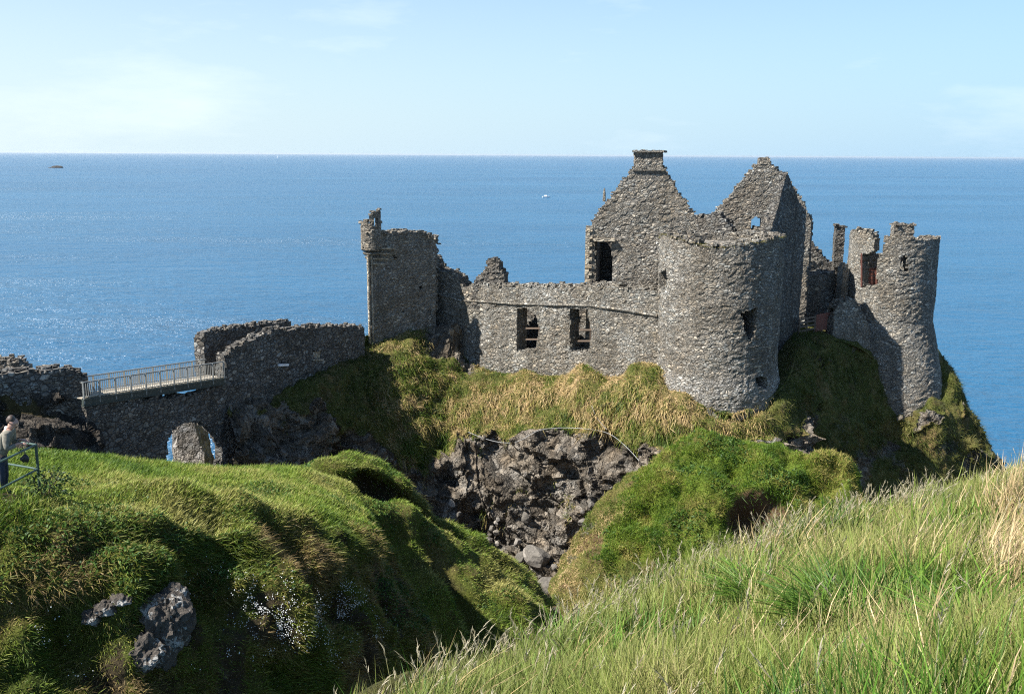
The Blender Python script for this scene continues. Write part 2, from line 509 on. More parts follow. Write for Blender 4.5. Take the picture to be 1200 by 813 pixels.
def blades(pos, up, bend, length, width, tint, segs=2, tipcol=None, root=0.35):
    """ribbons from pos along up, curving by bend; arrays of N"""
    N = len(pos)
    up = up / (np.linalg.norm(up, axis=1, keepdims=True) + 1e-9)
    a = rng.uniform(0, 2 * np.pi, N)
    side = np.stack([np.cos(a), np.sin(a), np.zeros(N)], 1)
    # turn most ribbons partly toward the viewer's side of the hill so that they are not edge-on
    side[:, 0] += np.sign(side[:, 0]) * 0.5
    side -= up * (side * up).sum(1, keepdims=True)
    side /= np.linalg.norm(side, axis=1, keepdims=True) + 1e-9
    rows, cols = [], []
    for s in range(segs + 1):
        t = s / segs
        c = pos + up * (length * t)[:, None] + bend * (length * t * t)[:, None]
        k = root + (1 - root) * t
        tc = tint * (0.75 + 0.45 * t)
        if tipcol is not None: tc = tint * (1 - t * t) + tipcol * (t * t)
        if s < segs:
            w = (width * (1 - 0.55 * t))[:, None] * 0.5
            rows += [c - side * w, c + side * w]; cols += [tc, tc]
        else:
            rows.append(c); cols.append(tc)
    K = len(rows)
    V = np.stack(rows, 1).reshape(-1, 3)
    Cc = np.stack(cols, 1).reshape(-1, 3)
    b = np.arange(N)[:, None] * K
    q = [b + np.array([[2 * s, 2 * s + 1, 2 * s + 3, 2 * s + 2]]) for s in range(segs - 1)]
    Q = np.concatenate(q) if q else None
    T = b + np.array([[2 * segs - 2, 2 * segs - 1, 2 * segs]])
    return V, Q, T, Cc

class Blades:
    def __init__(s): s.V, s.Q, s.T, s.C, s.n = [], [], [], [], 0
    def add(s, *a, **k):
        V, Q, T, Cc = blades(*a, **k)
        if Q is not None: s.Q.append(Q + s.n)
        s.T.append(T + s.n); s.V.append(V); s.C.append(Cc); s.n += len(V)
    def build(s, name, label=None, cat=None, kind='stuff', parent=None):
        o = mesh_np(name, np.concatenate(s.V), np.concatenate(s.Q) if s.Q else None, np.concatenate(s.T), M['blade'],
                    parent, origin=None, attrs={'tint': np.clip(np.concatenate(s.C), 0.004, 0.9)}, smooth=True)
        return tag(o, label, cat, None, kind)

def palette(x, stops):
    """x in 0..1 -> colour along stops [(pos,(r,g,b))]"""
    xs = [p for p, _ in stops]
    return np.stack([np.interp(x, xs, [c[i] for _, c in stops]) for i in range(3)], 1)

def gauss(G, u, v, Y, r, ry=None):
    c = P(u, v, Y)
    d = (G - c)
    return np.exp(-((d[..., 0] / r) ** 2 + (d[..., 1] / (ry or r)) ** 2 + (d[..., 2] / r) ** 2))

# ------------------------------------------------------------------ setting: sea and ground
def sea():
    e = [-60000, -12000, -4000, -1500, -600, -250, 0, 250, 600, 1500, 4000, 12000, 60000]
    xs, ys = np.array(e, float), np.array(e, float)
    X, Y = np.meshgrid(xs, ys, indexing='ij')
    G = np.stack([X, Y, np.zeros_like(X)], -1)
    o = mesh_np('sea', G.reshape(-1, 3), grid_faces(*X.shape), None, M['sea'], origin=(0, 0, 0))
    o['kind'] = 'structure'
sea()

def slope_to(v1, Y1, v2, deg):
    """distance at pixel row v2 of ground that falls toward the viewer at deg below the point (v1, Y1)"""
    a1, a2, t = (v1 - 181.5) / F, (v2 - 181.5) / F, math.tan(math.radians(deg))
    return Y1 * (a1 + t) / (a2 + t)

def column(u0, v0, Y0, steps):
    """first point then (u, v, slope degrees) steps down the face"""
    out = [(u0, v0, Y0)]
    for (u, v, dg) in steps:
        Y0 = slope_to(out[-1][1], out[-1][2], v, dg)
        out.append((u, v, Y0))
    return out

# --- near knoll on the left, the one the walker stands on
K1 = []
def kcol(back, crest, mid, brow, us, degs, bot=830):
    vs = np.linspace(brow[1], bot, 6)[1:]
    c = [back, crest, mid] + column(*brow, [(us[i], vs[i], degs[i]) for i in range(5)])
    K1.append(c)
D = [29, 41, 53, 62, 60]
kcol((-330, 545, 30), (-330, 527, 23), (-330, 550, 21.0), (-330, 585, 18.0), [-330] * 5, D)
kcol((-140, 542, 34), (-140, 526, 26), (-140, 548, 22.5), (-140, 592, 18.5), [-140] * 5, D)
kcol((0, 540, 34), (0, 527, 28), (0, 552, 24), (0, 600, 19.2), [0] * 5, D)
kcol((90, 545, 36), (90, 531, 29.5), (90, 557, 25.3), (85, 604, 20.0), [88, 92, 95, 95, 95], D)
kcol((180, 555, 38), (180, 543, 31.5), (180, 566, 26.4), (175, 606, 21.0), [180, 188, 195, 195, 195], D)
kcol((270, 562, 39), (265, 549, 33), (262, 570, 28), (262, 607, 22.6), [270, 282, 292, 298, 300], D)
kcol((350, 565, 40), (340, 550, 34), (338, 571, 29.8), (338, 604, 25.0), [348, 362, 376, 388, 396], D)
kcol((400, 575, 40), (388, 560, 34.5), (394, 578, 32.3), (402, 606, 28.2), [416, 434, 450, 462, 470], D)
kcol((430, 600, 41), (410, 572, 35.5), (423, 592, 33.6), (436, 618, 30.4), [452, 474, 492, 504, 510], D)
kcol((445, 640, 43), (418, 590, 38.5), (434, 615, 37), (450, 650, 35.5), [470, 492, 508, 518, 524], D, 860)
K1 = [[p for p in c] for c in K1]
G, rr, cc = lattice(K1, 300, 420)
n = face_cam(gnormals(G), G)
u_, v_ = project(G)
face = sstep(3.0, 3.6, rr)
cush = 0.55 - worley(G + 0.3 * np.stack([fbm(G, 1.0, 2, 71), fbm(G, 1.0, 2, 72), fbm(G, 1.0, 2, 73)], -1), 1.15, 7)[0]
brow = np.exp(-((rr - 3.1) / 0.5) ** 2)
und = fbm(G, 0.55, 4, 3) * (0.16 + 0.42 * face) + fbm(G, 1.9, 3, 9) * 0.08 * (0.4 + face) + cush * (0.10 + 0.42 * face) + brow * (fbm(G, 0.75, 3, 91) * 0.4)
def hump(u, v, r):
    i = np.unravel_index(((u_ - u) ** 2 + (v_ - v) ** 2 + (rr < 1) * 1e6).argmin(), u_.shape)
    return np.exp(-(((G - G[i]) / r) ** 2).sum(-1))
bump = 0.5 * hump(215, 592, 0.9) - 0.55 * hump(250, 606, 0.7) + 0.45 * hump(280, 596, 0.8) - 0.45 * hump(318, 612, 0.6) + 0.35 * hump(150, 590, 0.9) - 0.3 * hump(262, 575, 0.8)
bump += 0.9 * hump(165, 672, 0.9) - 0.8 * hump(235, 690, 0.8) + 0.5 * hump(60, 670, 0.8) + 0.6 * hump(330, 690, 0.9) - 0.6 * hump(395, 705, 0.8) - 0.5 * hump(100, 760, 0.7)
G = G + n * (und + bump)[..., None]
lipn = fbm(G * np.array([1, 1, 0.4]), 1.1, 3, 31)
soil1 = np.clip(face * sstep(0.02, 0.28, lipn + 0.1 * fbm(G, 3, 2, 8)), 0, 1)
pathm = np.exp(-(((u_ - 12) / 34) ** 2 + ((v_ - 590) / 9) ** 2))
rock1 = 0.42 * sstep(0.3, 0.55, fbm(G, 0.8, 3, 77)) * face
terrain('knoll', G, M['knoll'], rock1, np.clip(soil1 + pathm, 0, 1))
G1, rr1, face1, u1, v1 = G, rr, face, u_, v_

# --- second spur running down to the gully
K2 = [
 [(330, 575, 45), (330, 556, 41), (330, 570, 39.6), (330, 600, 38.8), (330, 616, 37.4), (335, 660, 36.8), (345, 730, 36), (350, 840, 35)],
 [(388, 560, 45), (388, 542, 41.5), (388, 553, 39.6), (390, 580, 39.4), (392, 596, 37.6), (405, 650, 36.8), (425, 730, 36), (440, 840, 35.2)],
 [(430, 556, 46), (428, 537, 42), (431, 547, 40.3), (434, 580, 40.5), (438, 594, 38.4), (455, 650, 37.6), (478, 730, 36.9), (500, 840, 36.2)],
 [(462, 578, 46.5), (460, 556, 42.5), (466, 566, 41.3), (473, 587, 41.1), (479, 598, 39.2), (500, 650, 37.9), (528, 730, 36.4), (550, 840, 37.1)],
 [(505, 622, 47), (498, 597, 43), (504, 606, 42), (511, 618, 41.6), (517, 630, 40.2), (541, 680, 38.2), (568, 752, 36.6), (585, 840, 35.2)],
 [(550, 650, 48), (545, 624, 43.6), (552, 633, 42.7), (560, 650, 41.8), (567, 664, 40.5), (587, 704, 38.9), (610, 765, 37.0), (622, 840, 35.4)],
 [(605, 690, 48.5), (600, 663, 44.1), (606, 672, 43.3), (613, 690, 42.4), (619, 704, 41.2), (632, 735, 39.8), (646, 785, 38.0), (650, 840, 36.4)],
 [(650, 745, 49), (645, 710, 44.6), (651, 721, 43.9), (656, 738, 43.2), (659, 750, 42.7), (663, 770, 42.1), (665, 800, 41.4), (665, 840, 40.7)],
 [(660, 790, 50), (655, 752, 47), (662, 765, 46.3), (668, 780, 45.8), (670, 795, 45), (673, 810, 44.3), (675, 825, 43.6), (675, 850, 42.9)],
]
G, rr, cc = lattice(K2, 240, 300)
n = face_cam(gnormals(G), G)
lip = np.exp(-((rr - 2.0) / 0.35) ** 2) + np.exp(-((rr - 4.0) / 0.4) ** 2)
hol = np.exp(-((rr - 2.9) / 0.45) ** 2) * sstep(1.0, 2, cc) * (1 - sstep(4.5, 6, cc))
d = fbm(G, 0.5, 4, 5) * 0.5 + fbm(G, 1.7, 3, 4) * 0.12 + 0.4 * (0.55 - worley(G, 0.9, 17)[0]) + lip * 0.25 * (0.6 + fbm(G, 0.7, 2, 6)) - hol * 0.5
d += -0.9 * np.exp(-((cc - 3.4 - 0.25 * (rr - 4)) / 0.35) ** 2) * sstep(4, 5, rr) + 0.6 * np.exp(-((cc - 5.2) / 0.4) ** 2 - ((rr - 5.0) / 0.5) ** 2)
G = G + n * d[..., None]
soil2 = np.clip(hol * 1.2 + 0.6 * sstep(0.25, 0.5, fbm(G, 0.9, 3, 55)) * sstep(2.4, 3.2, rr), 0, 1)
terrain('spur', G, M['knoll'], 0.3 * hol, soil2)
G2, rr2, cc2, hol2 = G, rr, cc, hol

# --- castle crag: turf slopes over basalt cliff
KC = [
 [('w', -21, 72, 17), (262, 470, 66), (262, 490, 61.6), (265, 512, 61.2), (270, 535, 60.8), (278, 575, 60.2), (285, 640, 59.6), (290, 720, 59)],
 [('w', -19, 78, 19), (290, 468, 64.2), (294, 490, 63.2), (300, 515, 62.6), (305, 540, 62), (310, 580, 61.4), (318, 640, 60.8), (325, 720, 60)],
 [('w', -17, 84, 20), (340, 448, 67.9), (346, 465, 66.5), (352, 495, 65.6), (356, 525, 65), (362, 575, 64.4), (370, 640, 63.7), (378, 720, 62.8)],
 [('w', -15, 87, 20.5), (390, 422, 72.9), (396, 440, 70.8), (402, 475, 69.3), (408, 512, 68.3), (414, 570, 67.5), (424, 640, 66.7), (435, 720, 65.6)],
 [('w', -12, 89, 21), (430, 403, 77.4), (440, 440, 74.6), (447, 478, 72.8), (453, 515, 71.4), (460, 570, 70.4), (470, 640, 69.3), (482, 720, 67.8)],
 [('w', -9, 92, 24), (475, 392, 80.2), (482, 436, 77.0), (487, 478, 74.8), (492, 520, 73.2), (498, 570, 72.3), (506, 640, 71), (516, 720, 69)],
 [('w', -6, 94, 27.4), (520, 395, 82.3), (523, 438, 79.0), (526, 480, 76.5), (530, 524, 74.7), (536, 580, 73.4), (546, 645, 71.9), (560, 720, 69.6)],
 [('w', -2, 95, 27.4), (560, 434, 81.0), (563, 456, 78.2), (566, 492, 75.9), (570, 524, 74.7), (577, 580, 73.4), (588, 650, 71.6), (602, 720, 68.4)],
 [('w', 3, 95, 27.4), (620, 444, 77.5), (620, 460, 75.6), (620, 495, 73.8), (621, 520, 73), (623, 582, 72), (630, 655, 70), (642, 720, 66.5)],
 [('w', 8, 95, 27.4), (680, 444, 75.0), (681, 460, 72.7), (682, 494, 71.4), (684, 516, 70.9), (688, 578, 69.9), (692, 655, 67.8), (696, 720, 64.5)],
 [('w', 12, 95, 27.4), (735, 444, 73.0), (738, 460, 70.1), (741, 495, 69.1), (744, 520, 68.6), (748, 578, 67.4), (750, 645, 65.6), (752, 720, 63)],
 [('w', 15, 95, 27.4), (775, 432, 71.0), (788, 470, 67.8), (797, 500, 67), (800, 525, 66.5), (804, 578, 65.4), (808, 645, 64), (812, 720, 62)],
 [('w', 17, 95, 27.4), (842, 482, 67.9), (842, 497, 67.0), (843, 512, 66.6), (845, 530, 66.2), (848, 578, 65.2), (850, 645, 64), (852, 720, 62)],
 [('w', 20, 96, 27.4), (885, 474, 68.7), (886, 492, 67.7), (886, 510, 67.2), (888, 532, 66.8), (890, 578, 66), (892, 645, 65), (894, 720, 63)],
 [('w', 23, 97, 27.4), (920, 448, 71.0), (918, 475, 69.6), (917, 506, 68.8), (918, 538, 68.3), (920, 585, 67.5), (920, 645, 66.6), (920, 720, 65)],
 [('w', 27, 99, 27.4), (943, 402, 77.5), (946, 430, 74.8), (948, 475, 72.8), (950, 520, 71.4), (955, 575, 70.3), (958, 645, 69), (960, 720, 67.5)],
 [('w', 31, 100, 27.4), (975, 399, 80.5), (982, 430, 78.2), (987, 480, 76.2), (992, 530, 74.6), (1000, 585, 73.2), (1005, 645, 72), (1010, 720, 70.5)],
 [('w', 34, 101, 27), (1015, 413, 82.7), (1021, 458, 81.2), (1027, 500, 79.8), (1034, 540, 78.6), (1042, 590, 77.3), (1050, 645, 76), (1058, 720, 74.5)],
 [('w', 38, 102, 25), (1050, 443, 83.2), (1060, 490, 81.8), (1070, 520, 80.7), (1078, 550, 79.7), (1086, 595, 78.5), (1095, 645, 77.3), (1105, 720, 75.8)],
 [('w', 42, 102, 23), (1088, 434, 84.4), (1103, 482, 83.2), (1114, 510, 82.4), (1122, 545, 81.6), (1130, 590, 80.7), (1140, 645, 79.6), (1150, 720, 78)],
 [('w', 46, 102, 20), (1108, 428, 87.2), (1128, 468, 86.6), (1147, 505, 86.0), (1160, 545, 85.4), (1168, 590, 84.8), (1178, 645, 84.2), (1190, 720, 83.4)],
 [('w', 50, 108, 0), ('w', 47, 104, 14), ('w', 48, 100, 11), ('w', 49, 98, 8), ('w', 50, 96, 5), ('w', 51, 95, 2), ('w', 52, 94, -1), ('w', 53, 94, -4)],
]
for c in KC:                         # carry every column over the top and down to the sea behind
    t = c[0]
    q = P(*c[1]) if c[1][0] != 'w' else np.array(c[1][1:])
    zc_ = min(t[3], q[2] + 0.2)
    c[0:1] = [('w', t[1] * 1.25, t[2] + 30, -3), ('w', t[1] * 1.02, t[2] + 4, zc_ - 2.5), ('w', t[1], t[2], zc_), ('w', q[0], q[1] + 1.6, q[2] + 0.05)]
    if c[5 - 1][0] != 'w': c[4] = (c[4][0], c[4][1] - 2, c[4][2] + 1.15)
    b = P(*c[-1]) if c[-1][0] != 'w' else np.array(c[-1][1:])
    c.append(('w', b[0], b[1] - 3, max(b[2] - 12, -4)))
G, rr, cc = lattice(KC, 360, 760)
rr = rr - 3
n = face_cam(gnormals(G), G)
uC, vC = project(G)
nb = fbm(G, 0.45, 4, 21) * 0.55
# rock in the gully face and along the shaded parts
tong = vnoise(np.stack([cc * 2.6, rr * 0.4, cc * 0], -1), 1.0, 5) * 0.45 + vnoise(np.stack([cc * 7, rr * 0.6, cc * 0], -1), 1.0, 6) * 0.2
thr = np.interp(cc, [0, 1, 2, 3, 4, 5, 6, 7, 8, 9, 10, 11, 12, 13, 14, 16, 21], [0.8, 1.0, 2.4, 3.7, 4.4, 4.4, 3.95, 3.6, 3.45, 3.45, 3.7, 4.0, 4.0, 3.6, 3.3, 3.4, 3.2])
low = sstep(-0.12, 0.18, rr - thr + nb * 0.7 + tong * 0.75)
rockC = low
ledge = sstep(0.55, 0.75, np.abs(n[..., 2])) * sstep(-0.1, 0.3, fbm(G, 0.9, 3, 88))
rockC = rockC * (1 - 0.8 * ledge) * (1 - 0.45 * sstep(0.25, 0.42, fbm(G, 0.9, 4, 131)))
rockC *= 1 - sstep(14.6, 15.4, cc) * (0.55 + nb * 0.8)
rockC = np.maximum(rockC, 0.95 * np.exp(-((cc - 6.1) / 0.9) ** 2) * sstep(0.9, 1.2, rr) * (1 - sstep(1.65, 1.85, rr + nb * 0.3)))   # outcrop under the gatehouse
rockC = np.maximum(rockC, 0.9 * sstep(0.28, 0.5, fbm(G, 0.5, 3, 71)) * sstep(1.6, 2.0, rr) * sstep(13.5, 14.5, cc))
Gs = G + 0.5 * np.stack([fbm(G, 0.6, 3, 201), fbm(G, 0.6, 3, 202), fbm(G, 0.6, 3, 203)], -1)
ws = Gs * np.array([1, 1, 0.85])
_, _, c1 = worley(ws, 0.26, 41); f1b, f2b, c2 = worley(ws, 0.62, 43); f1c, f2c, c3 = worley(ws, 1.6, 47)
Gt = Gs @ np.array([[0.80, 0.0, 0.60], [0.0, 1.0, 0.0], [-0.60, 0.0, 0.80]]) * np.array([0.55, 1, 1.5])      # beds dipping to the left
rid = lambda f, s: 1 - 2.2 * np.abs(vnoise(Gt, f, s))
blk = rid(0.22, 141) * 1.3 + rid(0.5, 142) * 0.65 + rid(1.3, 143) * 0.22 + (c1 - 0.5) * 0.9 + (c2 - 0.5) * 0.75 + (c3 - 0.5) * 0.26 + fbm(G, 1.6, 4, 48) * 0.18 - 0.4
turf = fbm(G, 0.35, 4, 61) * 0.6 + fbm(G, 1.4, 3, 62) * 0.22 + 0.55 * (0.55 - worley(G * np.array([1, 1, 0.6]), 0.8, 63)[0])
front = sstep(0.2, 1.0, rr)
edge = np.exp(-((rockC - 0.35) / 0.22) ** 2)
d = (rockC * blk + (1 - rockC) * turf + edge * 0.35) * front
# the two big leaning ribs and the cave of the gully face
d += front * (1.0 * gauss(G, 600, 560, 73, 2.6, 3) - 1.6 * gauss(G, 640, 605, 71, 1.5, 3) + 0.8 * gauss(G, 705, 545, 70, 1.8, 3) - 1.0 * gauss(G, 490, 545, 72, 1.6, 3) - 0.6 * gauss(G, 680, 500, 71, 0.8, 2))
d += front * (0.9 * gauss(G, 614, 436, 77.6, 1.1, 1.6) + 0.9 * gauss(G, 752, 440, 71.8, 1.3, 1.6) + 1.1 * gauss(G, 680, 436, 74.6, 1.3, 2) + 0.9 * gauss(G, 685, 435, 73.2, 1.3, 2) - 0.9 * gauss(G, 660, 456, 73.0, 0.7, 1.5) + 0.8 * gauss(G, 745, 440, 70.4, 1.5, 2) + 0.9 * gauss(G, 480, 415, 78.5, 1.7, 2.5))
d += front * (0.8 * gauss(G, 925, 510, 68.6, 1.2, 2) + 0.9 * gauss(G, 1085, 500, 82, 2.2, 3) - 1.0 * gauss(G, 1045, 520, 79.8, 2.0, 3))
G = G + n * d[..., None]
soilC = 0.5 * sstep(0.2, 0.5, fbm(G, 0.6, 3, 93)) * (1 - rockC)
terrain('crag', G, M['crag'], rockC, soilC, smooth=False)
GC, rrC, ccC, rockCg = G, rr, cc, rockC

# --- gully floor joining crag, mound and mainland
KG = [[('w', -40 + 12 * i, 30 + 9 * j, 13.6 + (0.9 * abs(i - 4) if i < 4 else 1.1 * (i - 4)) - 0.10 * (9 * j - 20) * (0.3 if i > 3 else 1.0) - (3.0 if j > 3 else 0)) for j in range(6)] for i in range(9)]
G, rr, cc = lattice(KG, 130, 200)
n = face_cam(gnormals(G), G)
_, _, c1 = worley(G, 0.8, 5)
d = fbm(G, 0.25, 4, 5) * 0.8 + (c1 - 0.5) * 0.35
G = G + n * d[..., None]
terrain('gully_floor', G, M['rock'], sstep(-0.3, 0.1, fbm(G, 0.3, 3, 8)), np.full(G.shape[:2], 0.8))

# --- grassy mound in front of the round tower
KM = [
 [(800, 545, 66), (778, 532, 63.5), (738, 560, 61.6), (703, 592, 60), (673, 630, 58.5), (653, 660, 57.5), (645, 690, 56.5), (662, 720, 54.5), (690, 760, 53)],
 [(815, 540, 66), (800, 519, 62.5), (770, 553, 60.3), (745, 590, 58.5), (722, 628, 57), (705, 660, 55.8), (698, 690, 54.3), (712, 722, 52.6), (735, 760, 51)],
 [(840, 535, 66), (835, 514, 62), (815, 548, 59.7), (797, 588, 57.8), (782, 625, 56.4), (770, 660, 55.2), (765, 690, 53.6), (772, 722, 52.4), (785, 760, 51)],
 [(870, 535, 66), (870, 513, 61.8), (858, 545, 59.3), (847, 583, 57.3), (840, 622, 56), (834, 660, 54.8), (832, 690, 53.8), (836, 722, 52.8), (840, 760, 51)],
 [(905, 540, 66), (905, 517, 61.5), (902, 545, 59.5), (898, 577, 57.9), (895, 612, 56.8), (891, 648, 55.8), (890, 685, 54.8), (890, 722, 53.4), (890, 760, 52)],
 [(942, 548, 66), (940, 527, 61), (939, 548, 59.3), (937, 575, 58), (936, 602, 57.1), (935, 636, 56.2), (935, 680, 55.2), (935, 722, 54), (935, 760, 53)],
 [(980, 550, 66), (975, 529, 60.8), (975, 550, 59.5), (975, 572, 58.3), (975, 598, 57.4), (975, 632, 56.5), (975, 680, 55.5), (975, 722, 54.5), (975, 760, 53.5)],
 [(1000, 565, 66), (996, 544, 60.6), (1001, 565, 59.5), (1006, 585, 58.6), (1011, 606, 57.9), (1016, 636, 57), (1018, 680, 56), (1020, 722, 55), (1020, 760, 54)],
 [(1005, 610, 67), (1004, 580, 64.5), (1012, 600, 63.6), (1018, 620, 62.8), (1024, 645, 62), (1030, 670, 61), (1032, 700, 60), (1034, 735, 59), (1036, 770, 58)],
]
G, rr, cc = lattice(KM, 260, 300)
n = face_cam(gnormals(G), G)
hollow = gauss(G, 898, 618, 56.6, 2.0, 2.0) + 0.7 * gauss(G, 876, 600, 57.1, 1.1, 1.5)
d = fbm(G, 0.4, 4, 14) * 0.95 + fbm(G, 1.3, 3, 15) * 0.25 + 0.45 * (0.55 - worley(G, 0.85, 18)[0]) - 2.2 * hollow + 0.8 * gauss(G, 885, 572, 57.6, 1.6, 1.3)
d += -1.3 * gauss(G, 858, 560, 58.8, 1.1) - 1.0 * gauss(G, 960, 572, 58.4, 0.9) + 0.8 * gauss(G, 905, 548, 59.3, 1.2) - 0.7 * gauss(G, 862, 548, 59.2, 1.0) + 0.6 * gauss(G, 835, 560, 58.8, 1.1) - 0.7 * gauss(G, 920, 545, 59.6, 0.9) + 0.5 * gauss(G, 955, 545, 59.8, 1.2) - 0.6 * gauss(G, 960, 575, 58.4, 0.8)
d += -0.7 * gauss(G, 805, 640, 56.4, 0.9) - 0.5 * gauss(G, 760, 600, 58.0, 0.8) + 0.5 * gauss(G, 780, 570, 59.5, 1.0) + 0.5 * gauss(G, 690, 668, 56.3, 1.3) - 0.5 * gauss(G, 690, 700, 54.3, 1.1)
G = G + n * d[..., None]
pits = gauss(G, 858, 560, 58.6, 0.8) + gauss(G, 960, 572, 58.2, 0.7) + gauss(G, 920, 545, 59.4, 0.6) + 0.8 * gauss(G, 805, 640, 56.5, 0.6)
brown = np.clip(1.15 * sstep(0.25, 0.55, hollow) + 0.8 * sstep(0.35, 0.8, pits), 0, 1)
strip = np.maximum(sstep(5.0, 5.5, rr + 0.6 * fbm(G, 0.5, 3, 2)) * (1 - sstep(2.6, 3.4, cc)), 1 - sstep(0.35, 0.8, cc + 0.7 * fbm(G, 0.6, 3, 12)))      # bleached lower shelf at the left foot
soilM = np.clip(brown + 0.45 * strip + 0.5 * sstep(0.3, 0.5, fbm(G, 0.6, 3, 34)), 0, 1)
terrain('mound', G, M['mound'], np.maximum(0.35 * brown, 0.5 * strip * sstep(0, 0.4, fbm(G, 0.8, 2, 5))), soilM)
GM, rrM, ccM, brM, stM = G, rr, cc, brown, strip

# --- near slope at the right, underfoot
KF = [
 [(380, 900, 8.5), (390, 905, 6.3), (385, 900, 5.2), (375, 1000, 4.0), ('w', -0.6, 2.2, 38.6), ('w', -0.4, -1, 39.0), ('w', -0.5, -6, 39.6)],
 [(452, 880, 8.5), (450, 868, 6.7), (440, 880, 5.2), (430, 970, 4.1), ('w', -0.2, 2.2, 39.1), ('w', 0.0, -1, 39.6), ('w', 0, -6, 40.2)],
 [(525, 850, 9.5), (522, 834, 7.2), (518, 858, 5.5), (510, 940, 4.3), ('w', 0.3, 2.2, 39.5), ('w', 0.4, -1, 40.0), ('w', 0.4, -6, 40.6)],
 [(605, 835, 10.5), (600, 802, 7.9), (600, 838, 6.0), (600, 905, 4.6), ('w', 0.8, 2.2, 39.8), ('w', 0.8, -1, 40.3), ('w', 0.8, -6, 41)],
 [(690, 795, 11.5), (682, 752, 8.8), (682, 800, 6.6), (685, 865, 4.9), ('w', 1.3, 2.2, 40.0), ('w', 1.2, -1, 40.5), ('w', 1.2, -6, 41.2)],
 [(768, 755, 12.5), (760, 712, 9.7), (762, 760, 7.1), (768, 830, 5.1), ('w', 1.8, 2.2, 40.15), ('w', 1.7, -1, 40.6), ('w', 1.7, -6, 41.3)],
 [(850, 715, 13.5), (842, 676, 10.7), (845, 728, 7.5), (850, 805, 5.2), ('w', 2.4, 2.2, 40.3), ('w', 2.2, -1, 40.7), ('w', 2.2, -6, 41.4)],
 [(940, 680, 15), (932, 642, 11.8), (932, 696, 8), (935, 785, 5.2), ('w', 3.0, 2.2, 40.4), ('w', 2.8, -1, 40.8), ('w', 2.8, -6, 41.5)],
 [(1030, 655, 16.5), (1020, 612, 12.9), (1022, 668, 8.5), (1026, 770, 5.2), ('w', 3.6, 2.2, 40.5), ('w', 3.4, -1, 40.9), ('w', 3.4, -6, 41.6)],
 [(1120, 630, 17.5), (1110, 590, 13.7), (1112, 645, 8.9), (1116, 755, 5.2), ('w', 4.2, 2.2, 40.6), ('w', 4.0, -1, 41), ('w', 4.0, -6, 41.7)],
 [(1210, 610, 18.5), (1200, 566, 14.4), (1202, 622, 9.3), (1206, 742, 5.2), ('w', 4.9, 2.2, 40.7), ('w', 4.7, -1, 41.1), ('w', 4.7, -6, 41.8)],
 [(1340, 585, 20), (1330, 540, 15.4), (1332, 592, 9.9), (1336, 720, 5.4), ('w', 6.0, 2.2, 40.9), ('w', 5.8, -1, 41.3), ('w', 5.8, -6, 42)],
 [(1500, 550, 22), (1490, 505, 17), (1490, 552, 10.8), (1490, 690, 5.8), ('w', 7.5, 2.2, 41.2), ('w', 7.2, -1, 41.6), ('w', 7.2, -6, 42.3)],
]
for c in KF:
    b = P(*c[0])
    c.insert(0, ('w', b[0] - 1.0, b[1] + 14, b[2] - 16))
G, rr, cc = lattice(KF, 240, 300)
n = face_cam(gnormals(G), G)
G = G + n * (fbm(G, 0.7, 3, 24) * 0.10 + fbm(G, 2.5, 3, 25) * 0.05)[..., None]
dry = np.clip(np.exp(-(((project(G)[0] - 1190) / 30) ** 2 + ((project(G)[1] - 645) / 55) ** 2)) + 0.3 * np.exp(-(((project(G)[0] - 1075) / 60) ** 2 + ((project(G)[1] - 660) / 16) ** 2)) + 0.35 * np.exp(-(((project(G)[0] - 900) / 70) ** 2 + ((project(G)[1] - 690) / 20) ** 2)), 0, 1)
terrain('slope', G, M['fore'], np.zeros(G.shape[:2]), 0.35 + 0.4 * dry)
GF, rrF, ccF, dryF = G, rr, cc, dry

# --- mainland headland under the left end of the bridge, falling into the chasm
KL = [
 [('w', -50, 56, 22), (-230, 458, 48), (-230, 490, 45), (-230, 520, 44), (-230, 580, 43), (-230, 680, 42)],
 [('w', -40, 58, 22), (-110, 458, 49.2), (-110, 490, 46.8), (-110, 520, 45.8), (-110, 580, 45), (-110, 680, 44)],
 [('w', -33, 59, 22), (0, 455, 51.0), (0, 490, 49.3), (0, 515, 47.4), (0, 570, 46.5), (0, 680, 45.5)],
 [('w', -29, 59, 22), (55, 458, 52), (56, 490, 50.4), (58, 515, 48.8), (60, 570, 48), (60, 680, 47)],
 [('w', -26, 59, 22), (94, 462, 52.8), (97, 492, 51.4), (100, 515, 50.4), (104, 570, 49.6), (106, 680, 48.6)],
 [('w', -25, 59, 20), (108, 480, 54), (113, 500, 53.4), (117, 520, 52.6), (122, 570, 51.8), (124, 680, 51)],
 [('w', -24.5, 61, 14), (105, 500, 60), (112, 520, 59.4), (118, 540, 58.8), (124, 590, 58), (126, 680, 57)],
]
for c in KL:
    t = c[0]
    c.insert(0, ('w', t[1] - 4, t[2] + 22, -3))
    b = P(*c[-1]); c.append(('w', b[0], b[1] - 2, -3))
G, rr, cc = lattice(KL, 150, 150)
n = face_cam(gnormals(G), G)
rockL = np.clip(sstep(2.0, 3.0, rr + fbm(G, 0.5, 3, 3)) * 0.9, 0, 1)
_, _, c1 = worley(G, 0.5, 141); _, _, c2 = worley(G, 1.3, 143)
d = ((c1 - 0.5) * 0.7 + (c2 - 0.5) * 0.4) * rockL + fbm(G, 0.6, 3, 6) * 0.3
d *= sstep(1.6, 2.6, rr)
G = G + n * d[..., None]
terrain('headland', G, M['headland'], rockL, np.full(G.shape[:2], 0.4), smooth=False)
GL = G

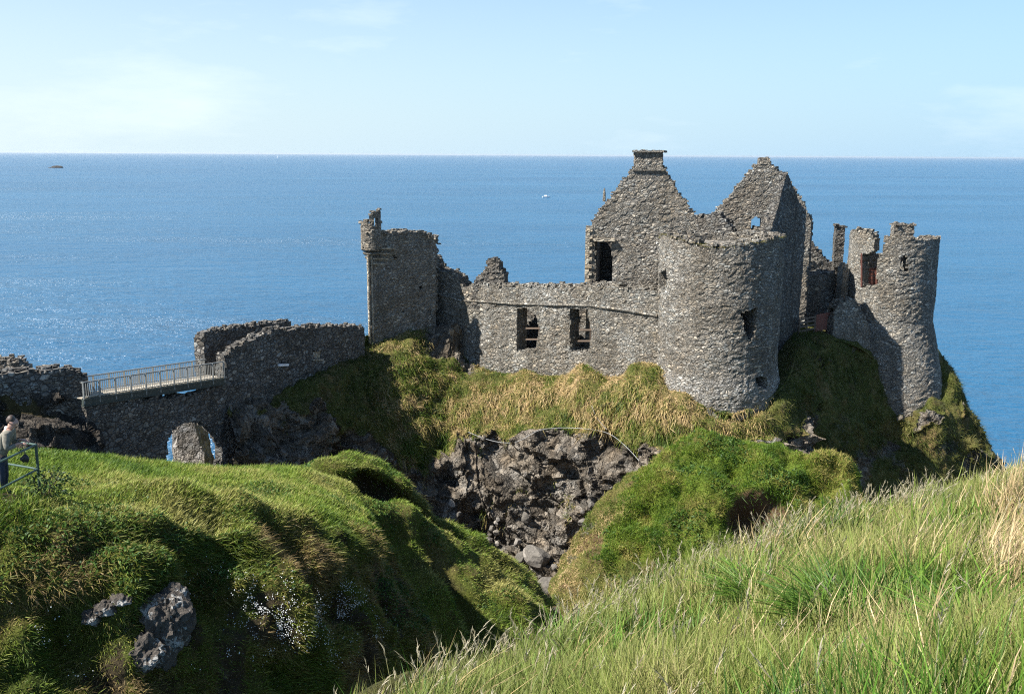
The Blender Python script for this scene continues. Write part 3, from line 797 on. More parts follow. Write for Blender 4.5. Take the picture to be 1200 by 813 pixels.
# ------------------------------------------------------------------ grass as blades
WIND = np.array([0.75, 0.1, -0.15])
def scatter(G, n_, weight, height, width, pal, seed, upmix=0.6, wind=0.5, segs=2, tip=None, clump=1.2, rnd=0.35, droop=0.0):
    b = Blades()
    L = sample(G, n_, weight)
    p = L(G)
    nn = L(face_cam(gnormals(G), G))
    nn /= np.linalg.norm(nn, axis=1, keepdims=True)
    t = 0.5 + fbm(p, 1 / clump, 2, seed) * 0.9 + fbm(p, 0.28 / clump, 2, seed + 1) * 0.5 + rng.normal(0, 0.2, n_)
    col = palette(np.clip(t, 0, 1), pal) * rng.uniform(0.55, 1.45, (n_, 1))
    h = height * rng.uniform(0.45, 1.25, n_) * (1 + 0.8 * fbm(p, 1 / clump * 0.8, 2, seed + 5))
    up = nn * (1 - upmix) + np.array([0, 0, 1.0]) * upmix + rng.normal(0, rnd, (n_, 3))
    wd = WIND * wind * (1 + 0.6 * fbm(p, 0.6, 2, seed + 9))[:, None] + rng.normal(0, 0.25, (n_, 3))
    wd[:, 2] -= droop
    width = width * np.clip(np.linalg.norm(p - np.array([0, 0, HC]), axis=1) / 6.0, 1, 2) if width < 0.01 else width
    b.add(p - nn * 0.02, up, wd, h, width * rng.uniform(0.7, 1.3, n_), col, segs=segs, tipcol=tip)
    return b

def weeds(b, G, n_, weight, leaf, seed, cols):
    w_ = weight * sstep(0.05, 0.4, fbm(G, 0.55, 3, seed))
    L = sample(G, n_, w_ + 1e-12); p = L(G)
    up = rng.normal(0, 0.7, (n_, 3)) + np.array([0, -0.25, 0.75])
    b.add(p + np.array([0, 0, 0.06]), up, np.tile(np.array([0, 0, -0.4]), (n_, 1)), leaf * rng.uniform(0.6, 1.5, n_), leaf * 0.5 * rng.uniform(0.6, 1.2, n_), palette(rng.random(n_), cols), segs=3, root=0.5)
WEED = [(0, (0.03, 0.07, 0.012)), (0.6, (0.06, 0.12, 0.02)), (1, (0.11, 0.17, 0.035))]
GREEN = [(0.0, (0.04, 0.085, 0.009)), (0.35, (0.11, 0.18, 0.018)), (0.65, (0.18, 0.235, 0.03)), (1.0, (0.29, 0.27, 0.08))]
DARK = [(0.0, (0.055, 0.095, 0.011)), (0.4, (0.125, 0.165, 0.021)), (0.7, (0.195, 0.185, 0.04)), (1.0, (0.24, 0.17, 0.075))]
STRAW = [(0.0, (0.06, 0.10, 0.012)), (0.3, (0.14, 0.165, 0.025)), (0.5, (0.28, 0.225, 0.075)), (1.0, (0.46, 0.33, 0.165))]
# knoll: blown meadow on top, dark tussocks on the steep face
top1 = (1 - face1) * sstep(0.7, 1.0, rr1) * (1 - pathm * 0.95)
vis1 = ((u1 > -60) & (v1 < 860)).astype(float)
b = scatter(G1, 150000, top1 * vis1 + 1e-9, 0.14, 0.02, GREEN, 301, 0.7, 0.45, 2, clump=2.2)
weeds(b, G1, 9000, top1 * vis1, 0.08, 401, WEED)
b.build('grass', 'wind-combed bright green meadow grass on top of the near left knoll', 'grass')
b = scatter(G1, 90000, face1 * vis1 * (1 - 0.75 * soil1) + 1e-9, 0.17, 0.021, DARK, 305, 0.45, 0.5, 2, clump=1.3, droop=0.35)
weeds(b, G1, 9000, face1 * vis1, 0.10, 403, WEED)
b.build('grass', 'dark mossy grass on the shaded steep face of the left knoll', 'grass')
w2 = sstep(0.8, 1.1, rr2) * (1 - 0.85 * np.clip(hol2, 0, 1))
b = scatter(G2, 90000, w2 + 1e-9, 0.19, 0.022, GREEN, 311, 0.55, 0.5, 2, clump=1.8, droop=0.25)
weeds(b, G2, 6000, w2, 0.14, 405, WEED)
b.build('grass', 'green turf on the narrow spur dropping into the gully', 'grass')
wM = sstep(0.8, 1.0, rrM) * (1 - 0.95 * brM) * (1 - 0.9 * stM) * (rrM < 7.4)
b = scatter(GM, 110000, wM + 1e-9, 0.26, 0.028, [(0.0, (0.05, 0.105, 0.009)), (0.4, (0.105, 0.175, 0.014)), (0.7, (0.175, 0.22, 0.026)), (1.0, (0.31, 0.26, 0.075))], 321, 0.5, 0.2, 2, clump=1.4, droop=0.25)
L_ = scatter(GM, 16000, stM * (rrM < 7.5) + 1e-9, 0.3, 0.028, STRAW, 325, 0.4, 0.2, 2, droop=0.6)
b.V += L_.V; b.C += L_.C; b.T += [t + b.n for t in L_.T]; b.Q += [q + b.n for q in L_.Q]; b.n += L_.n
weeds(b, GM, 5000, wM, 0.2, 407, WEED)
b.build('grass', 'mossy green turf on the round mound below the round tower', 'grass')
wC = sstep(-0.3, 0.0, rrC) * (rrC < 6.5) * np.clip(1 - 1.6 * rockCg, 0, 1) + 1e-9
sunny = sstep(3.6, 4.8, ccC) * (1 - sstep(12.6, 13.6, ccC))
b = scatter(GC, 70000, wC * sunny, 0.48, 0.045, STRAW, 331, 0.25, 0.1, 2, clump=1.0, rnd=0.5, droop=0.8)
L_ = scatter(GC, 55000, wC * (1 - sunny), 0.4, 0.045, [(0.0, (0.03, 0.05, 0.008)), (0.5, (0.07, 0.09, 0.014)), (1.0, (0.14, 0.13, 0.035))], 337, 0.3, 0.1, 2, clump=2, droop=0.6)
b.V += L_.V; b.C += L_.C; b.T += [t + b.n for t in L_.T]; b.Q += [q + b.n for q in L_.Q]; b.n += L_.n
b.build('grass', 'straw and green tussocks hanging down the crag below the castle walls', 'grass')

# near slope: long grass, seed heads along the skyline
uF, vF = project(GF)
visF = ((rrF > 1.6) & (rrF < 5.2) & (uF > 330) & (uF < 1330) & (vF < 960)).astype(float)
dens = visF * np.clip(9.0 / np.linalg.norm(GF - np.array([0, 0, HC]), axis=-1), 0.5, 3) ** 1.3 * (1 - 0.75 * dryF)
FORE = [(0.0, (0.03, 0.08, 0.008)), (0.35, (0.08, 0.15, 0.015)), (0.7, (0.15, 0.215, 0.028)), (0.93, (0.22, 0.235, 0.06)), (1.0, (0.34, 0.28, 0.13))]
b = scatter(GF, 140000, dens + 1e-12, 0.27, 0.0062, FORE, 341, 0.7, 0.16, 3, clump=0.8, rnd=0.42, tip=np.array([0.25, 0.26, 0.075]))
L_ = scatter(GF, 10000, dens * (dryF ** 1.3 + 0.008) + 1e-12, 0.36, 0.007, [(0, (0.30, 0.22, 0.10)), (1, (0.50, 0.38, 0.22))], 347, 0.7, 0.8, 3, rnd=0.35)
b.V += L_.V; b.C += L_.C; b.T += [t + b.n for t in L_.T]; b.Q += [q + b.n for q in L_.Q]; b.n += L_.n
L_ = scatter(GF, 9000, dens * sstep(0.0, 0.3, fbm(GF, 0.8, 3, 411)) + 1e-12, 0.34, 0.0099, [(0, (0.03, 0.075, 0.008)), (0.5, (0.07, 0.145, 0.016)), (1, (0.14, 0.215, 0.03))], 413, 0.75, 0.25, 4, rnd=0.4)
b.V += L_.V; b.C += L_.C; b.T += [t + b.n for t in L_.T]; b.Q += [q + b.n for q in L_.Q]; b.n += L_.n
b.build('grass', 'long yellow-green grass covering the near slope at the right', 'grass')

# stalks with bleached seed heads
def stalks(G, n_, weight, hmin, hmax, name, label, lean=0.5):
    L = sample(G, n_, weight)
    p = L(G)
    b = Blades()
    up = np.array([0, 0, 1.0]) + rng.normal(0, 0.22, (n_, 3))
    h = rng.uniform(hmin, hmax, n_)
    bd = np.stack([rng.normal(0.25, 0.35, n_), rng.normal(0, 0.2, n_), rng.uniform(-0.35, -0.05, n_)], 1) * lean
    col = palette(rng.random(n_), [(0, (0.22, 0.23, 0.08)), (0.6, (0.34, 0.30, 0.15)), (1, (0.45, 0.40, 0.26))])
    b.add(p, up, bd, h, np.full(n_, 0.0045), col, segs=4)
    upn = up / np.linalg.norm(up, axis=1, keepdims=True)
    # the seed head: a few short barbs around the tip
    for q in range(7):
        t = 0.80 + 0.2 * q / 6
        base = p + upn * (h * t)[:, None] + bd * (h * t * t)[:, None]
        dr = upn + 2 * bd + rng.normal(0, 0.22, (n_, 3))
        b.add(base, dr, bd * 0.6, rng.uniform(0.03, 0.065, n_), np.full(n_, 0.006), palette(rng.random(n_), [(0, (0.28, 0.24, 0.14)), (1, (0.48, 0.42, 0.30))]), segs=2)
    b.build(name, label, 'grass')
crestw = visF * np.exp(-((rrF - 2.1) / 0.35) ** 2)
stalks(GF, 1100, crestw * (uF > 440) * (uF < 1100) + visF * 0.10 + 1e-12, 0.32, 0.62, 'seed_stalks', 'bleached nodding seed heads standing above the near slope')

# ------------------------------------------------------------------ ruined masonry
def path_line(*pts): return [np.array(p, float) for p in pts]

class Wall:
    """vertical masonry along a ground path; s runs along the path, z is world height"""
    def __init__(s, pts, closed=False):
        s.pts = [np.array(p, float) for p in pts]
        s.closed = closed
        q = s.pts + ([s.pts[0]] if closed else [])
        s.seg = [(q[i], q[i + 1]) for i in range(len(q) - 1)]
        s.len = [np.linalg.norm(b - a) for a, b in s.seg]
        s.L = sum(s.len)
        s.s0 = np.concatenate([[0], np.cumsum(s.len)])
    def hit(s, u, v, k=0):
        """(s,z) where the sight line through photo pixel (u,v) meets segment k's plane"""
        d = ray(u, v)
        a, b = s.seg[k]
        e = (b - a) / s.len[k]
        A = np.array([[e[0], -d[0]], [e[1], -d[1]]])
        x = np.linalg.solve(A, -a)
        return (s.s0[k] + x[0], HC + x[1] * d[2])
    def poly(s, px, k=0): return np.array([s.hit(u, v, k) for u, v in px])
    def samples(s, cell):
        S, X, N = [], [], []
        ns = []
        for a, b in s.seg:
            e = (b - a) / np.linalg.norm(b - a)
            ns.append(np.array([e[1], -e[0]]))
        for i, (a, b) in enumerate(s.seg):
            m = max(1, int(round(s.len[i] / cell)))
            for j in range(m):
                t = j / m
                S.append(s.s0[i] + t * s.len[i]); X.append(a + (b - a) * t)
                if j == 0:
                    pn = ns[i - 1] if (i > 0 or s.closed) else ns[i]
                    mn = pn + ns[i]; mn = mn / (mn @ ns[i]) / 1.0 if abs(mn @ ns[i]) > 1e-6 else ns[i]
                    mn = (pn + ns[i]); mn = mn / np.linalg.norm(mn); mn = mn / max(0.4, mn @ ns[i])
                    N.append(mn)
                else: N.append(ns[i])
        S.append(s.L); X.append(s.pts[0] if s.closed else s.pts[-1])
        N.append(N[0] if s.closed else ns[-1])
        return np.array(S), np.array(X), np.array(N)

def ring(c, r, n=72):
    """circle path that starts at the back and runs left, front, right; s = angle from the back * r"""
    return Wall([(c[0] + r * math.cos(math.pi / 2 + 2 * math.pi * i / n), c[1] + r * math.sin(math.pi / 2 + 2 * math.pi * i / n)) for i in range(n)], True)

def ring_hit(c, r, u, v):
    d = ray(u, v)
    a = d[0] ** 2 + d[1] ** 2; b = -2 * (d[0] * c[0] + d[1] * c[1]); q = c[0] ** 2 + c[1] ** 2 - r * r
    disc = b * b - 4 * a * q
    if disc < 0: t = -b / (2 * a)
    else: t = (-b - math.sqrt(disc)) / (2 * a)
    x, y = d[0] * t - c[0], d[1] * t - c[1]
    th = (math.atan2(y, x) - math.pi / 2) % (2 * math.pi)
    return (th * r, HC + t * d[2])

def inside(poly, S, Z):
    r = np.zeros(S.shape, bool)
    n = len(poly)
    for i in range(n):
        x0, y0 = poly[i]; x1, y1 = poly[(i + 1) % n]
        c = ((y0 > Z) != (y1 > Z))
        with np.errstate(divide='ignore', invalid='ignore'):
            xi = (x1 - x0) * (Z - y0) / (y1 - y0 + 1e-12) + x0
        r ^= c & (S < xi)
    return r

def stone_at(mb, c, size, axis):
    h = np.array(size) * 0.5
    a = rng.uniform(-0.3, 0.3)
    e = np.array([axis[0] * math.cos(a) - axis[1] * math.sin(a), axis[0] * math.sin(a) + axis[1] * math.cos(a), rng.uniform(-0.15, 0.15)])
    e /= np.linalg.norm(e)
    f = np.cross([0, 0, 1.0], e); f /= np.linalg.norm(f)
    g = np.cross(e, f)
    mb.box(c, h, np.array([e, f, g]), jit=0.3)

def masonry(name, wall, outline, holes, thick, mat, parent, cell=0.17, rag=0.13, batter=None, relief=0.05, seed=0, back=None, topstones=0.55, loose=(0.16, 0.36)):
    """outline/holes: polygons in (s,z). back: polygons cut from (or None) the rear half of a closed ring"""
    S, X, N = wall.samples(cell)
    outs = outline if isinstance(outline, list) else [outline]
    if wall.closed:
        outs = [np.array([(-1.0 if s_ <= 1e-6 else (wall.L + 1.0 if s_ >= wall.L - 1e-6 else s_), z_) for s_, z_ in o_]) for o_ in outs]
    zmin = min(o[:, 1].min() for o in outs); zmax = max(o[:, 1].max() for o in outs)
    nz = int(round((zmax - zmin + 0.4) / cell)) + 1
    Zs = zmin - 0.2 + np.arange(nz + 1) * cell
    # sample cell centres, with a ragged wobble
    Sc = 0.5 * (S[1:] + S[:-1]); Zc = 0.5 * (Zs[1:] + Zs[:-1])
    SS, ZZ = np.meshgrid(Sc, Zc, indexing='ij')
    q = np.stack([SS, ZZ, np.full_like(SS, seed * 3.7)], -1)
    _, _, cid = worley(q, 1 / 0.42, seed)
    ws = SS + vnoise(q, 2.4, seed + 1) * rag + (cid - 0.5) * rag * 1.3
    wz = ZZ + vnoise(q, 2.4, seed + 2) * rag + (cid - 0.5) * rag * 1.3
    msk = np.zeros(SS.shape, bool)
    for o in outs: msk |= inside(o, ws, wz)
    for h in holes: msk &= ~inside(h, SS + vnoise(q, 3.0, seed + 6) * rag * 0.6, ZZ + vnoise(q, 3.0, seed + 7) * rag * 0.6)
    # the vertices
    ni, nj = len(S), len(Zs)
    PX = np.repeat(X[:, None, :], nj, 1); PN = np.repeat(N[:, None, :], nj, 1)
    Z2 = np.repeat(Zs[None, :], ni, 0)
    b = np.zeros_like(Z2) if batter is None else batter(Z2)
    base3 = np.concatenate([PX, Z2[..., None]], -1)
    w1, w2, wc = worley(base3 * np.array([1, 1, 1.7]), 1 / 0.36, seed + 3)
    rel = (wc - 0.5) * relief * 1.2 - (1 - sstep(0, 0.15, w2 - w1)) * relief * 0.3 + vnoise(base3, 0.5, seed + 4) * relief
    jz = vnoise(base3, 3.1, seed + 5) * cell * 0.28
    js = vnoise(base3, 3.3, seed + 8) * cell * 0.28
    T = np.stack([-PN[..., 1], PN[..., 0]], -1)
    outer = np.concatenate([PX + PN * (b + rel)[..., None] + T * js[..., None], (Z2 + jz)[..., None]], -1)
    th_s = np.full(ni, float(thick))
    if wall.closed and len(wall.pts) < 10:          # keep the rear face inside sharp corners
        dc = np.min(np.abs(S[:, None] - np.concatenate([wall.s0])[None, :]), axis=1)
        th_s = np.clip(dc * 0.55, 0.08, thick)
    inner = np.concatenate([PX - PN * (th_s[:, None] + rel * 0.6 * (th_s[:, None] > 0.3))[..., None] + T * js[..., None], (Z2 + jz)[..., None]], -1)
    if wall.closed: outer[-1] = outer[0]; inner[-1] = inner[0]
    Vall = np.concatenate([outer.reshape(-1, 3), inner.reshape(-1, 3)])
    off = ni * nj
    I = np.arange(off).reshape(ni, nj)
    a, b_, c, d = I[:-1, :-1], I[1:, :-1], I[1:, 1:], I[:-1, 1:]
    Q = [np.stack([a, b_, c, d], -1)[msk], np.stack([d, c, b_, a], -1)[msk] + off]
    pm = np.pad(msk, 1)
    if wall.closed:
        pm[0, 1:-1] = msk[-1]; pm[-1, 1:-1] = msk[0]
    core = pm[1:-1, 1:-1]
    for (nb, e0, e1) in ((pm[:-2, 1:-1], a, d), (pm[2:, 1:-1], c, b_), (pm[1:-1, 2:], d, c), (pm[1:-1, :-2], b_, a)):
        ex = core & ~nb
        Q.append(np.stack([e0[ex], e0[ex] + off, e1[ex] + off, e1[ex]], -1))
    Q = np.concatenate([x.reshape(-1, 4) for x in Q])
    use = np.unique(Q)
    remap = np.full(len(Vall), -1); remap[use] = np.arange(len(use))
    mb = MB()
    mb.add(Vall[use], remap[Q])
    # loose stones along the broken tops
    topc = core & ~pm[1:-1, 2:]
    ii, jj = np.nonzero(topc)
    mid = 0.25 * (outer[ii, jj + 1] + outer[ii + 1, jj + 1] + inner[ii, jj + 1] + inner[ii + 1, jj + 1])
    nn = N[ii]
    for kx in range(len(ii)):
        m_ = max(1, int(thick / 0.45))
        for r_ in range(m_):
            if rng.random() > topstones: continue
            t = rng.uniform(-0.5, 0.5) * thick * 0.95
            sz = rng.uniform(*loose, 3) * np.array([1.25, 1, 0.75])
            cpt = mid[kx] + np.array([nn[kx][0] * t, nn[kx][1] * t, sz[2] * 0.15])
            stone_at(mb, cpt, sz, (-nn[kx][1], nn[kx][0]))
    return mb.build(name, mat, parent)

def below(poly_top, zb):
    """close a top profile (list of (s,z), left to right) down to height zb"""
    p = np.asarray(poly_top)
    return np.concatenate([p, [[p[-1][0], zb], [p[0][0], zb]]])

def base_of(wall, z): 
    c = np.mean(np.array(wall.pts), 0)
    return (c[0], c[1], z)

# ---- round tower
rtc = XY(842, 72.6); RTR = 4.5
rt = thing('round_tower', 'broad round stone tower at the corner of the castle, grass on its broken rim', 'tower', (rtc[0], rtc[1], 23.2))
wl = ring(rtc, RTR)
def rh(u, v): return ring_hit(rtc, RTR, u, v)
rim = [rh(771, 279), rh(776, 274), rh(792, 278), rh(812, 284), rh(826, 289), rh(842, 290), rh(870, 287), rh(895, 283), rh(912, 278)]
backz = rim[0][1] + 0.05
top = [(0, backz), (rim[0][0] - 0.3, backz)] + rim + [(rim[-1][0] + 0.3, rim[-1][1]), (wl.L, backz)]
hole = lambda u0, v0, u1, v1: np.array([rh(u0, v0), rh(u1, v0), rh(u1, v1), rh(u0, v1)])
h1 = np.array([rh(772.2, 318), rh(780, 316), rh(782, 326), rh(780, 338), rh(772.2, 338)])
h2 = np.array([rh(866, 366), rh(888, 362), rh(886, 372), rh(884, 393), rh(877, 400), rh(873, 390), rh(870, 374)])
h3 = np.array([rh(885, 441), rh(897, 441), rh(896, 454), rh(886, 453)])
zb0 = 20.5
masonry('tower_wall', wl, below(top, zb0), [h1, h2, h3], 1.6, M['tower'], rt, 0.13, 0.10, batter=lambda z: 0.35 * sstep(27.5, 24.5, z), relief=0.06, seed=5)
cap = []
ncap = 40
G = np.zeros((12, 73, 3))
for i in range(12):
    for j in range(73):
        a = 2 * math.pi * j / 72
        r = (RTR - 0.55) * i / 11
        G[i, j] = (rtc[0] + r * math.cos(a), rtc[1] + r * math.sin(a), backz - 0.55 + 0.35 * math.exp(-(r / 3) ** 2))
G[..., 2] += fbm(G, 0.9, 3, 4) * 0.22
mesh_np('rubble_fill', G.reshape(-1, 3), grid_faces(12, 73), None, M['gable'], rt)
b = Blades()
nb_ = 2600
a = rng.uniform(math.pi * 0.95, math.pi * 2.08, nb_); r = RTR - rng.uniform(0.0, 1.3, nb_) ** 1.3
p = np.stack([rtc[0] + r * np.cos(a), rtc[1] + r * np.sin(a), np.full(nb_, 0.0)], 1)
sarr = ((a - math.pi / 2) % (2 * np.pi)) * RTR
tp = np.array(top); p[:, 2] = np.interp(sarr, tp[:, 0], tp[:, 1]) - 0.03
b.add(p, np.array([0, 0, 1.0]) + rng.normal(0, 0.4, (nb_, 3)), np.stack([np.cos(a) * 0.6, np.sin(a) * 0.6, np.full(nb_, -0.9)], 1), rng.uniform(0.12, 0.3, nb_), np.full(nb_, 0.045),
      palette(rng.random(nb_), [(0, (0.06, 0.08, 0.015)), (0.5, (0.14, 0.13, 0.04)), (1, (0.25, 0.2, 0.09))]))
b.build('grass_tuft', parent=rt)

# ---- curtain wall
A0, A1 = np.array(XY(511, 84.4)), np.array(XY(778, 71.9))
A0 = A0 - (A1 - A0) / np.linalg.norm(A1 - A0) * 1.3
wl = Wall([A0, A1]); H = wl.hit
cw = thing('curtain_wall', 'long sunlit stone curtain wall with two window gaps left of the round tower', 'castle wall', (A0[0], A0[1], 23.5))
top = wl.poly([(488, 300), (506, 302), (512, 316), (523, 318), (530, 321), (536, 328), (542, 336), (550, 335), (560, 332), (580, 333), (600, 335), (640, 336), (680, 335), (696, 333), (712, 334), (735, 338), (755, 341), (776, 345)])
w1 = wl.poly([(606, 362), (613, 360), (622, 363), (629, 371), (632, 384), (630, 400), (626, 412), (605, 412)])
w2 = wl.poly([(667, 362), (690, 361), (689, 372), (693, 386), (692, 400), (690, 413), (668, 413)])
masonry('wall_face', wl, below(top, 21.5), [w1, w2], 1.5, M['wall'], cw, 0.12, 0.12, relief=0.06, seed=21)
e = (np.array(A1) - np.array(A0)) / wl.L; nrm = np.array([e[1], -e[0]])
def on(wall, u, v, out=0.0, k=0):
    s, z = wall.hit(u, v, k)
    a, b = wall.seg[k]; ee = (b - a) / wall.len[k]
    p = a + ee * (s - wall.s0[k]) + np.array([ee[1], -ee[0]]) * out
    return np.array([p[0], p[1], z])
mb = MB()
sc_px = [(509, 343), (540, 352), (575, 354), (605, 356), (640, 357), (690, 358), (730, 363), (771, 370)]
pts_ = []
for (a, b_) in zip(sc_px[:-1], sc_px[1:]):
    pa, pb = on(wl, *a, 0.04), on(wl, *b_, 0.04)
    m_ = int(np.linalg.norm(pb - pa) / 0.35)
    for i in range(m_): pts_.append(pa + (pb - pa) * (i / m_) + np.array([nrm[0], nrm[1], 0.3]) * rng.uniform(-0.03, 0.03))
pts_.append(on(wl, *sc_px[-1], 0.04))
mb.tube(pts_, rng.uniform(0.09, 0.125, len(pts_)), 6)
mb.build('string_course', M['wall'], cw)
for (ua, ub, v) in ((606, 632, 386), (668, 692, 388)):
    mb = MB()
    mb.bar(on(wl, ua - 1, v, -0.7), on(wl, ub + 1, v, -0.7), 0.09, 0.12)
    mb.bar(on(wl, ua - 1, v + 13, -0.7), on(wl, ub + 1, v + 13, -0.7), 0.09, 0.12)
    um = ua * 0.25 + ub * 0.75
    mb.bar(on(wl, um, v - 26, -0.75), on(wl, um, v + 27, -0.75), 0.08, 0.08)
    mb.build('guard_rail', M['wood'], cw)

wlb = Wall([np.array(XY(535, 88)), np.array(XY(735, 79.5))])
zi = wl.hit(640, 352)[1]
o = masonry('inner_wall', wlb, np.array([(0, zi), (wlb.L, zi), (wlb.L, 25), (0, 25)]), [], 0.8, M['dark'], None, 0.2, 0.1, seed=27)  # backing wall added so the two window gaps read dark
tag(o, 'added dark backing wall behind the two gaps of the curtain wall', 'castle wall')

# ---- stub of masonry standing on the curtain wall
Ys = 82.0
sa, sb = XY(552, Ys), XY(594, Ys - 1.2)
wl = Wall([sa, sb])
st = wl.poly([(553, 336), (558, 327), (566, 320), (570, 316), (570, 307), (575, 305), (583, 306), (584, 315), (590, 320), (591, 336)])
o = masonry('masonry_stub', wl, below(st, wl.hit(560, 340)[1] - 1.5), [], 1.0, M['dark'], None, 0.15, 0.12, relief=0.1, seed=33)
tag(o, 'small ragged peak of broken masonry rising behind the curtain wall near the gatehouse', 'ruin')

# ---- gatehouse
gA, gB = np.array(XY(432, 78.5)), np.array(XY(510.5, 82.5))
back = np.array([-0.13, 0.99])
gC, gD = gB + back * 6.5, gA + back * 6.5 + np.array([0.25, 0])
wl = Wall([gA, gB, gC, gD], True)
gt = thing('gatehouse', 'tall square ruined gatehouse with a corbelled corner turret at the left', 'gatehouse', (gA[0] + 2, gA[1] + 4, 26.5))
top = wl.poly([(430, 271), (440, 271), (455, 272), (470, 272), (480, 272), (488, 271), (496, 271), (503, 276), (510, 279)])
top = [(max(0.0, s), z) for s, z in top]
zt = top[-1][1]
s1, s2, s3 = wl.s0[1], wl.s0[2], wl.s0[3]
top += [(s1 + 0.4, zt - 0.3), (s1 + 1.4, zt - 1.4), (s1 + 3, zt - 2.0), (s1 + 6, zt - 1.0), (s2, zt - 0.4), (s3, zt - 0.4), (wl.L, zt)]
top[0] = (0, top[0][1])
zb = wl.hit(470, 430)[1]
putlog = [np.array([wl.hit(u, v), wl.hit(u + 4, v), wl.hit(u + 4, v + 4), wl.hit(u, v + 4)]) for u, v in ((491, 335), (501, 364), (471, 363), (462, 300), (487, 287))]
masonry('gatehouse_wall', wl, below(top, zb), putlog, 1.2, M['gable'], gt, 0.16, 0.12, relief=0.07, seed=41)
# ragged toothing on the right edge
mb = MB()
for i in range(26):
    u, v = 511 + rng.uniform(-1, 2.5), 281 + i * 3.2
    stone_at(mb, on(wl, u, v, -0.4), (0.5, 0.5, 0.28), (1, 0.4))
mb.build('broken_toothing', M['gable'], gt)
# corbelled turret over the corner
tc_ = gA + np.array([0.22, 0.62])
twl = ring(tc_, 0.84, 28)
def th_(u, v): return ring_hit(tc_, 0.84, u, v)
zc1 = wl.hit(432, 271)[1]; zc0 = wl.hit(432, 296)[1]
ztl = P(424, 255, 78.5)[2]; ztr = P(436, 250, 78.5)[2]
tt = [(0, ztr - 0.9), (1.2, ztl - 0.9), (1.7, ztl - 0.35), (2.6, ztl - 0.3), (2.75, ztr + 0.1), (3.6, ztr + 0.15), (4.2, ztr - 0.25), (4.4, zc1 + 0.1), (4.9, zc1 + 0.0), (6.4, ztr - 0.9)]
sl = [np.array([(3.0, ztr - 1.0), (3.35, ztr - 1.0), (3.35, ztr - 0.35), (3.0, ztr - 0.35)])]
masonry('turret', twl, below(tt, zc0 + 0.35), sl, 0.35, M['gable'], gt, 0.13, 0.08, relief=0.05, seed=47)
for i in range(3):
    mb = MB()
    z = zc0 + 0.30 - i * 0.34
    r = 0.86 - i * 0.15
    mb.tube([(tc_[0], tc_[1], z - 0.2), (tc_[0], tc_[1], z - 0.06), (tc_[0], tc_[1], z + 0.03)], [r - 0.14, r, r - 0.02], 24)
    mb.build('corbel_ring', M['wall'], gt)
# corbel courses dying into the face
mb = MB()
for i, (v, u1_) in enumerate(((291, 462), (297, 458), (303, 455), (309, 450))):
    pa, pb = on(wl, 436, v, 0.12 - 0.02 * i), on(wl, u1_, v + 0.5, 0.08 - 0.015 * i)
    mb = MB(); mb.bar(pa, pb, 0.2, 0.13); mb.build('corbel_course', M['sand'], gt)
# rolled quoin shafts down the corner; the sunlit strip is put into their paler stone
for (du, r) in ((-0.14, 0.11), (0.17, 0.09)):
    mb = MB()
    e_ = (gB - gA) / np.linalg.norm(gB - gA)
    c_ = gA + e_ * (0.12 + du) + np.array([e_[1], -e_[0]]) * 0.07
    zq = wl.hit(435, 402)[1]
    zz = np.arange(zq, zc0 - 0.6, 0.55)
    for z in zz:
        ra = r * rng.uniform(0.92, 1.06)
        mb.tube([(c_[0], c_[1], z), (c_[0], c_[1], z + 0.55)], ra, 10)
    mb.build('quoin_shaft', M['sand'], gt)

# ---- broken shoulder between gatehouse and curtain wall
# ---- manor gable with its chimney
ga, gb = XY(687, 78.2), XY(815, 77.2)
wl = Wall([ga, gb])
gm = thing('manor_gable', 'tallest stone gable with a square chimney and one dark window, left of the round tower', 'gable wall', (ga[0] + 4, ga[1], 27))
gt_px = [(687, 268), (692, 267), (693, 261), (700, 250), (712, 235), (722, 222), (733, 208), (742, 197), (760, 195), (778, 196), (786, 210), (795, 224), (805, 238), (813, 249), (816, 262), (817, 285)]
win = wl.poly([(697.5, 283), (717, 283), (718, 306), (718, 331), (697.5, 332)])
masonry('gable_wall', wl, below(wl.poly(gt_px), 26.6), [win], 1.15, M['gable'], gm, 0.12, 0.08, relief=0.05, seed=51, topstones=0.2)
mb = MB()
cwl = Wall([on(wl, 742.5, 190)[:2], on(wl, 777.5, 190)[:2], on(wl, 777.5, 190, -1.25)[:2], on(wl, 742.5, 190, -1.25)[:2]], True)
ch = cwl.poly([(742, 179), (760, 178), (777, 178)])
masonry('chimney', cwl, np.array([(0, ch[1][1]), (cwl.L, ch[1][1]), (cwl.L, ch[1][1] - 1.6), (0, ch[1][1] - 1.6)]), [], 0.5, M['gable'], gm, 0.13, 0.05, relief=0.05, seed=53, topstones=0.35, loose=(0.15, 0.3))
mb.bar(on(wl, 741, 177.6, -0.6), on(wl, 779, 177.6, -0.6), 1.45, 0.14)
mb.bar(on(wl, 741.5, 199.5, -0.6), on(wl, 778.5, 199.5, -0.6), 1.4, 0.1)
mb.build('chimney_cap', M['gable'], gm)
mb = MB()
for i in range(15):
    z0_ = wl.hit(690, 331)[1] + i * 0.29
    wd = 0.34 if i % 2 else 0.56
    p = on(wl, 687.5, 300, 0.02); 
    ex = (np.array(gb) - np.array(ga)) / wl.L
    c_ = np.array([p[0], p[1], z0_ + 0.14]) + np.array([ex[0], ex[1], 0]) * (wd / 2 - 0.1)
    mb.box(c_ + np.array([0, 0.25, 0]), (wd / 2, 0.33, 0.137), np.array([[ex[0], ex[1], 0], [-ex[1], ex[0], 0], [0, 0, 1]]), jit=0.05)
mb.build('quoins', M['sand'], gm)
mb = MB()
mb.bar(on(wl, 695, 281, 0.03), on(wl, 721, 281, 0.03), 0.5, 0.22)
mb.build('window_lintel', M['sand'], gm)
mb = MB()
pf = on(wl, 708, 229, -0.4)
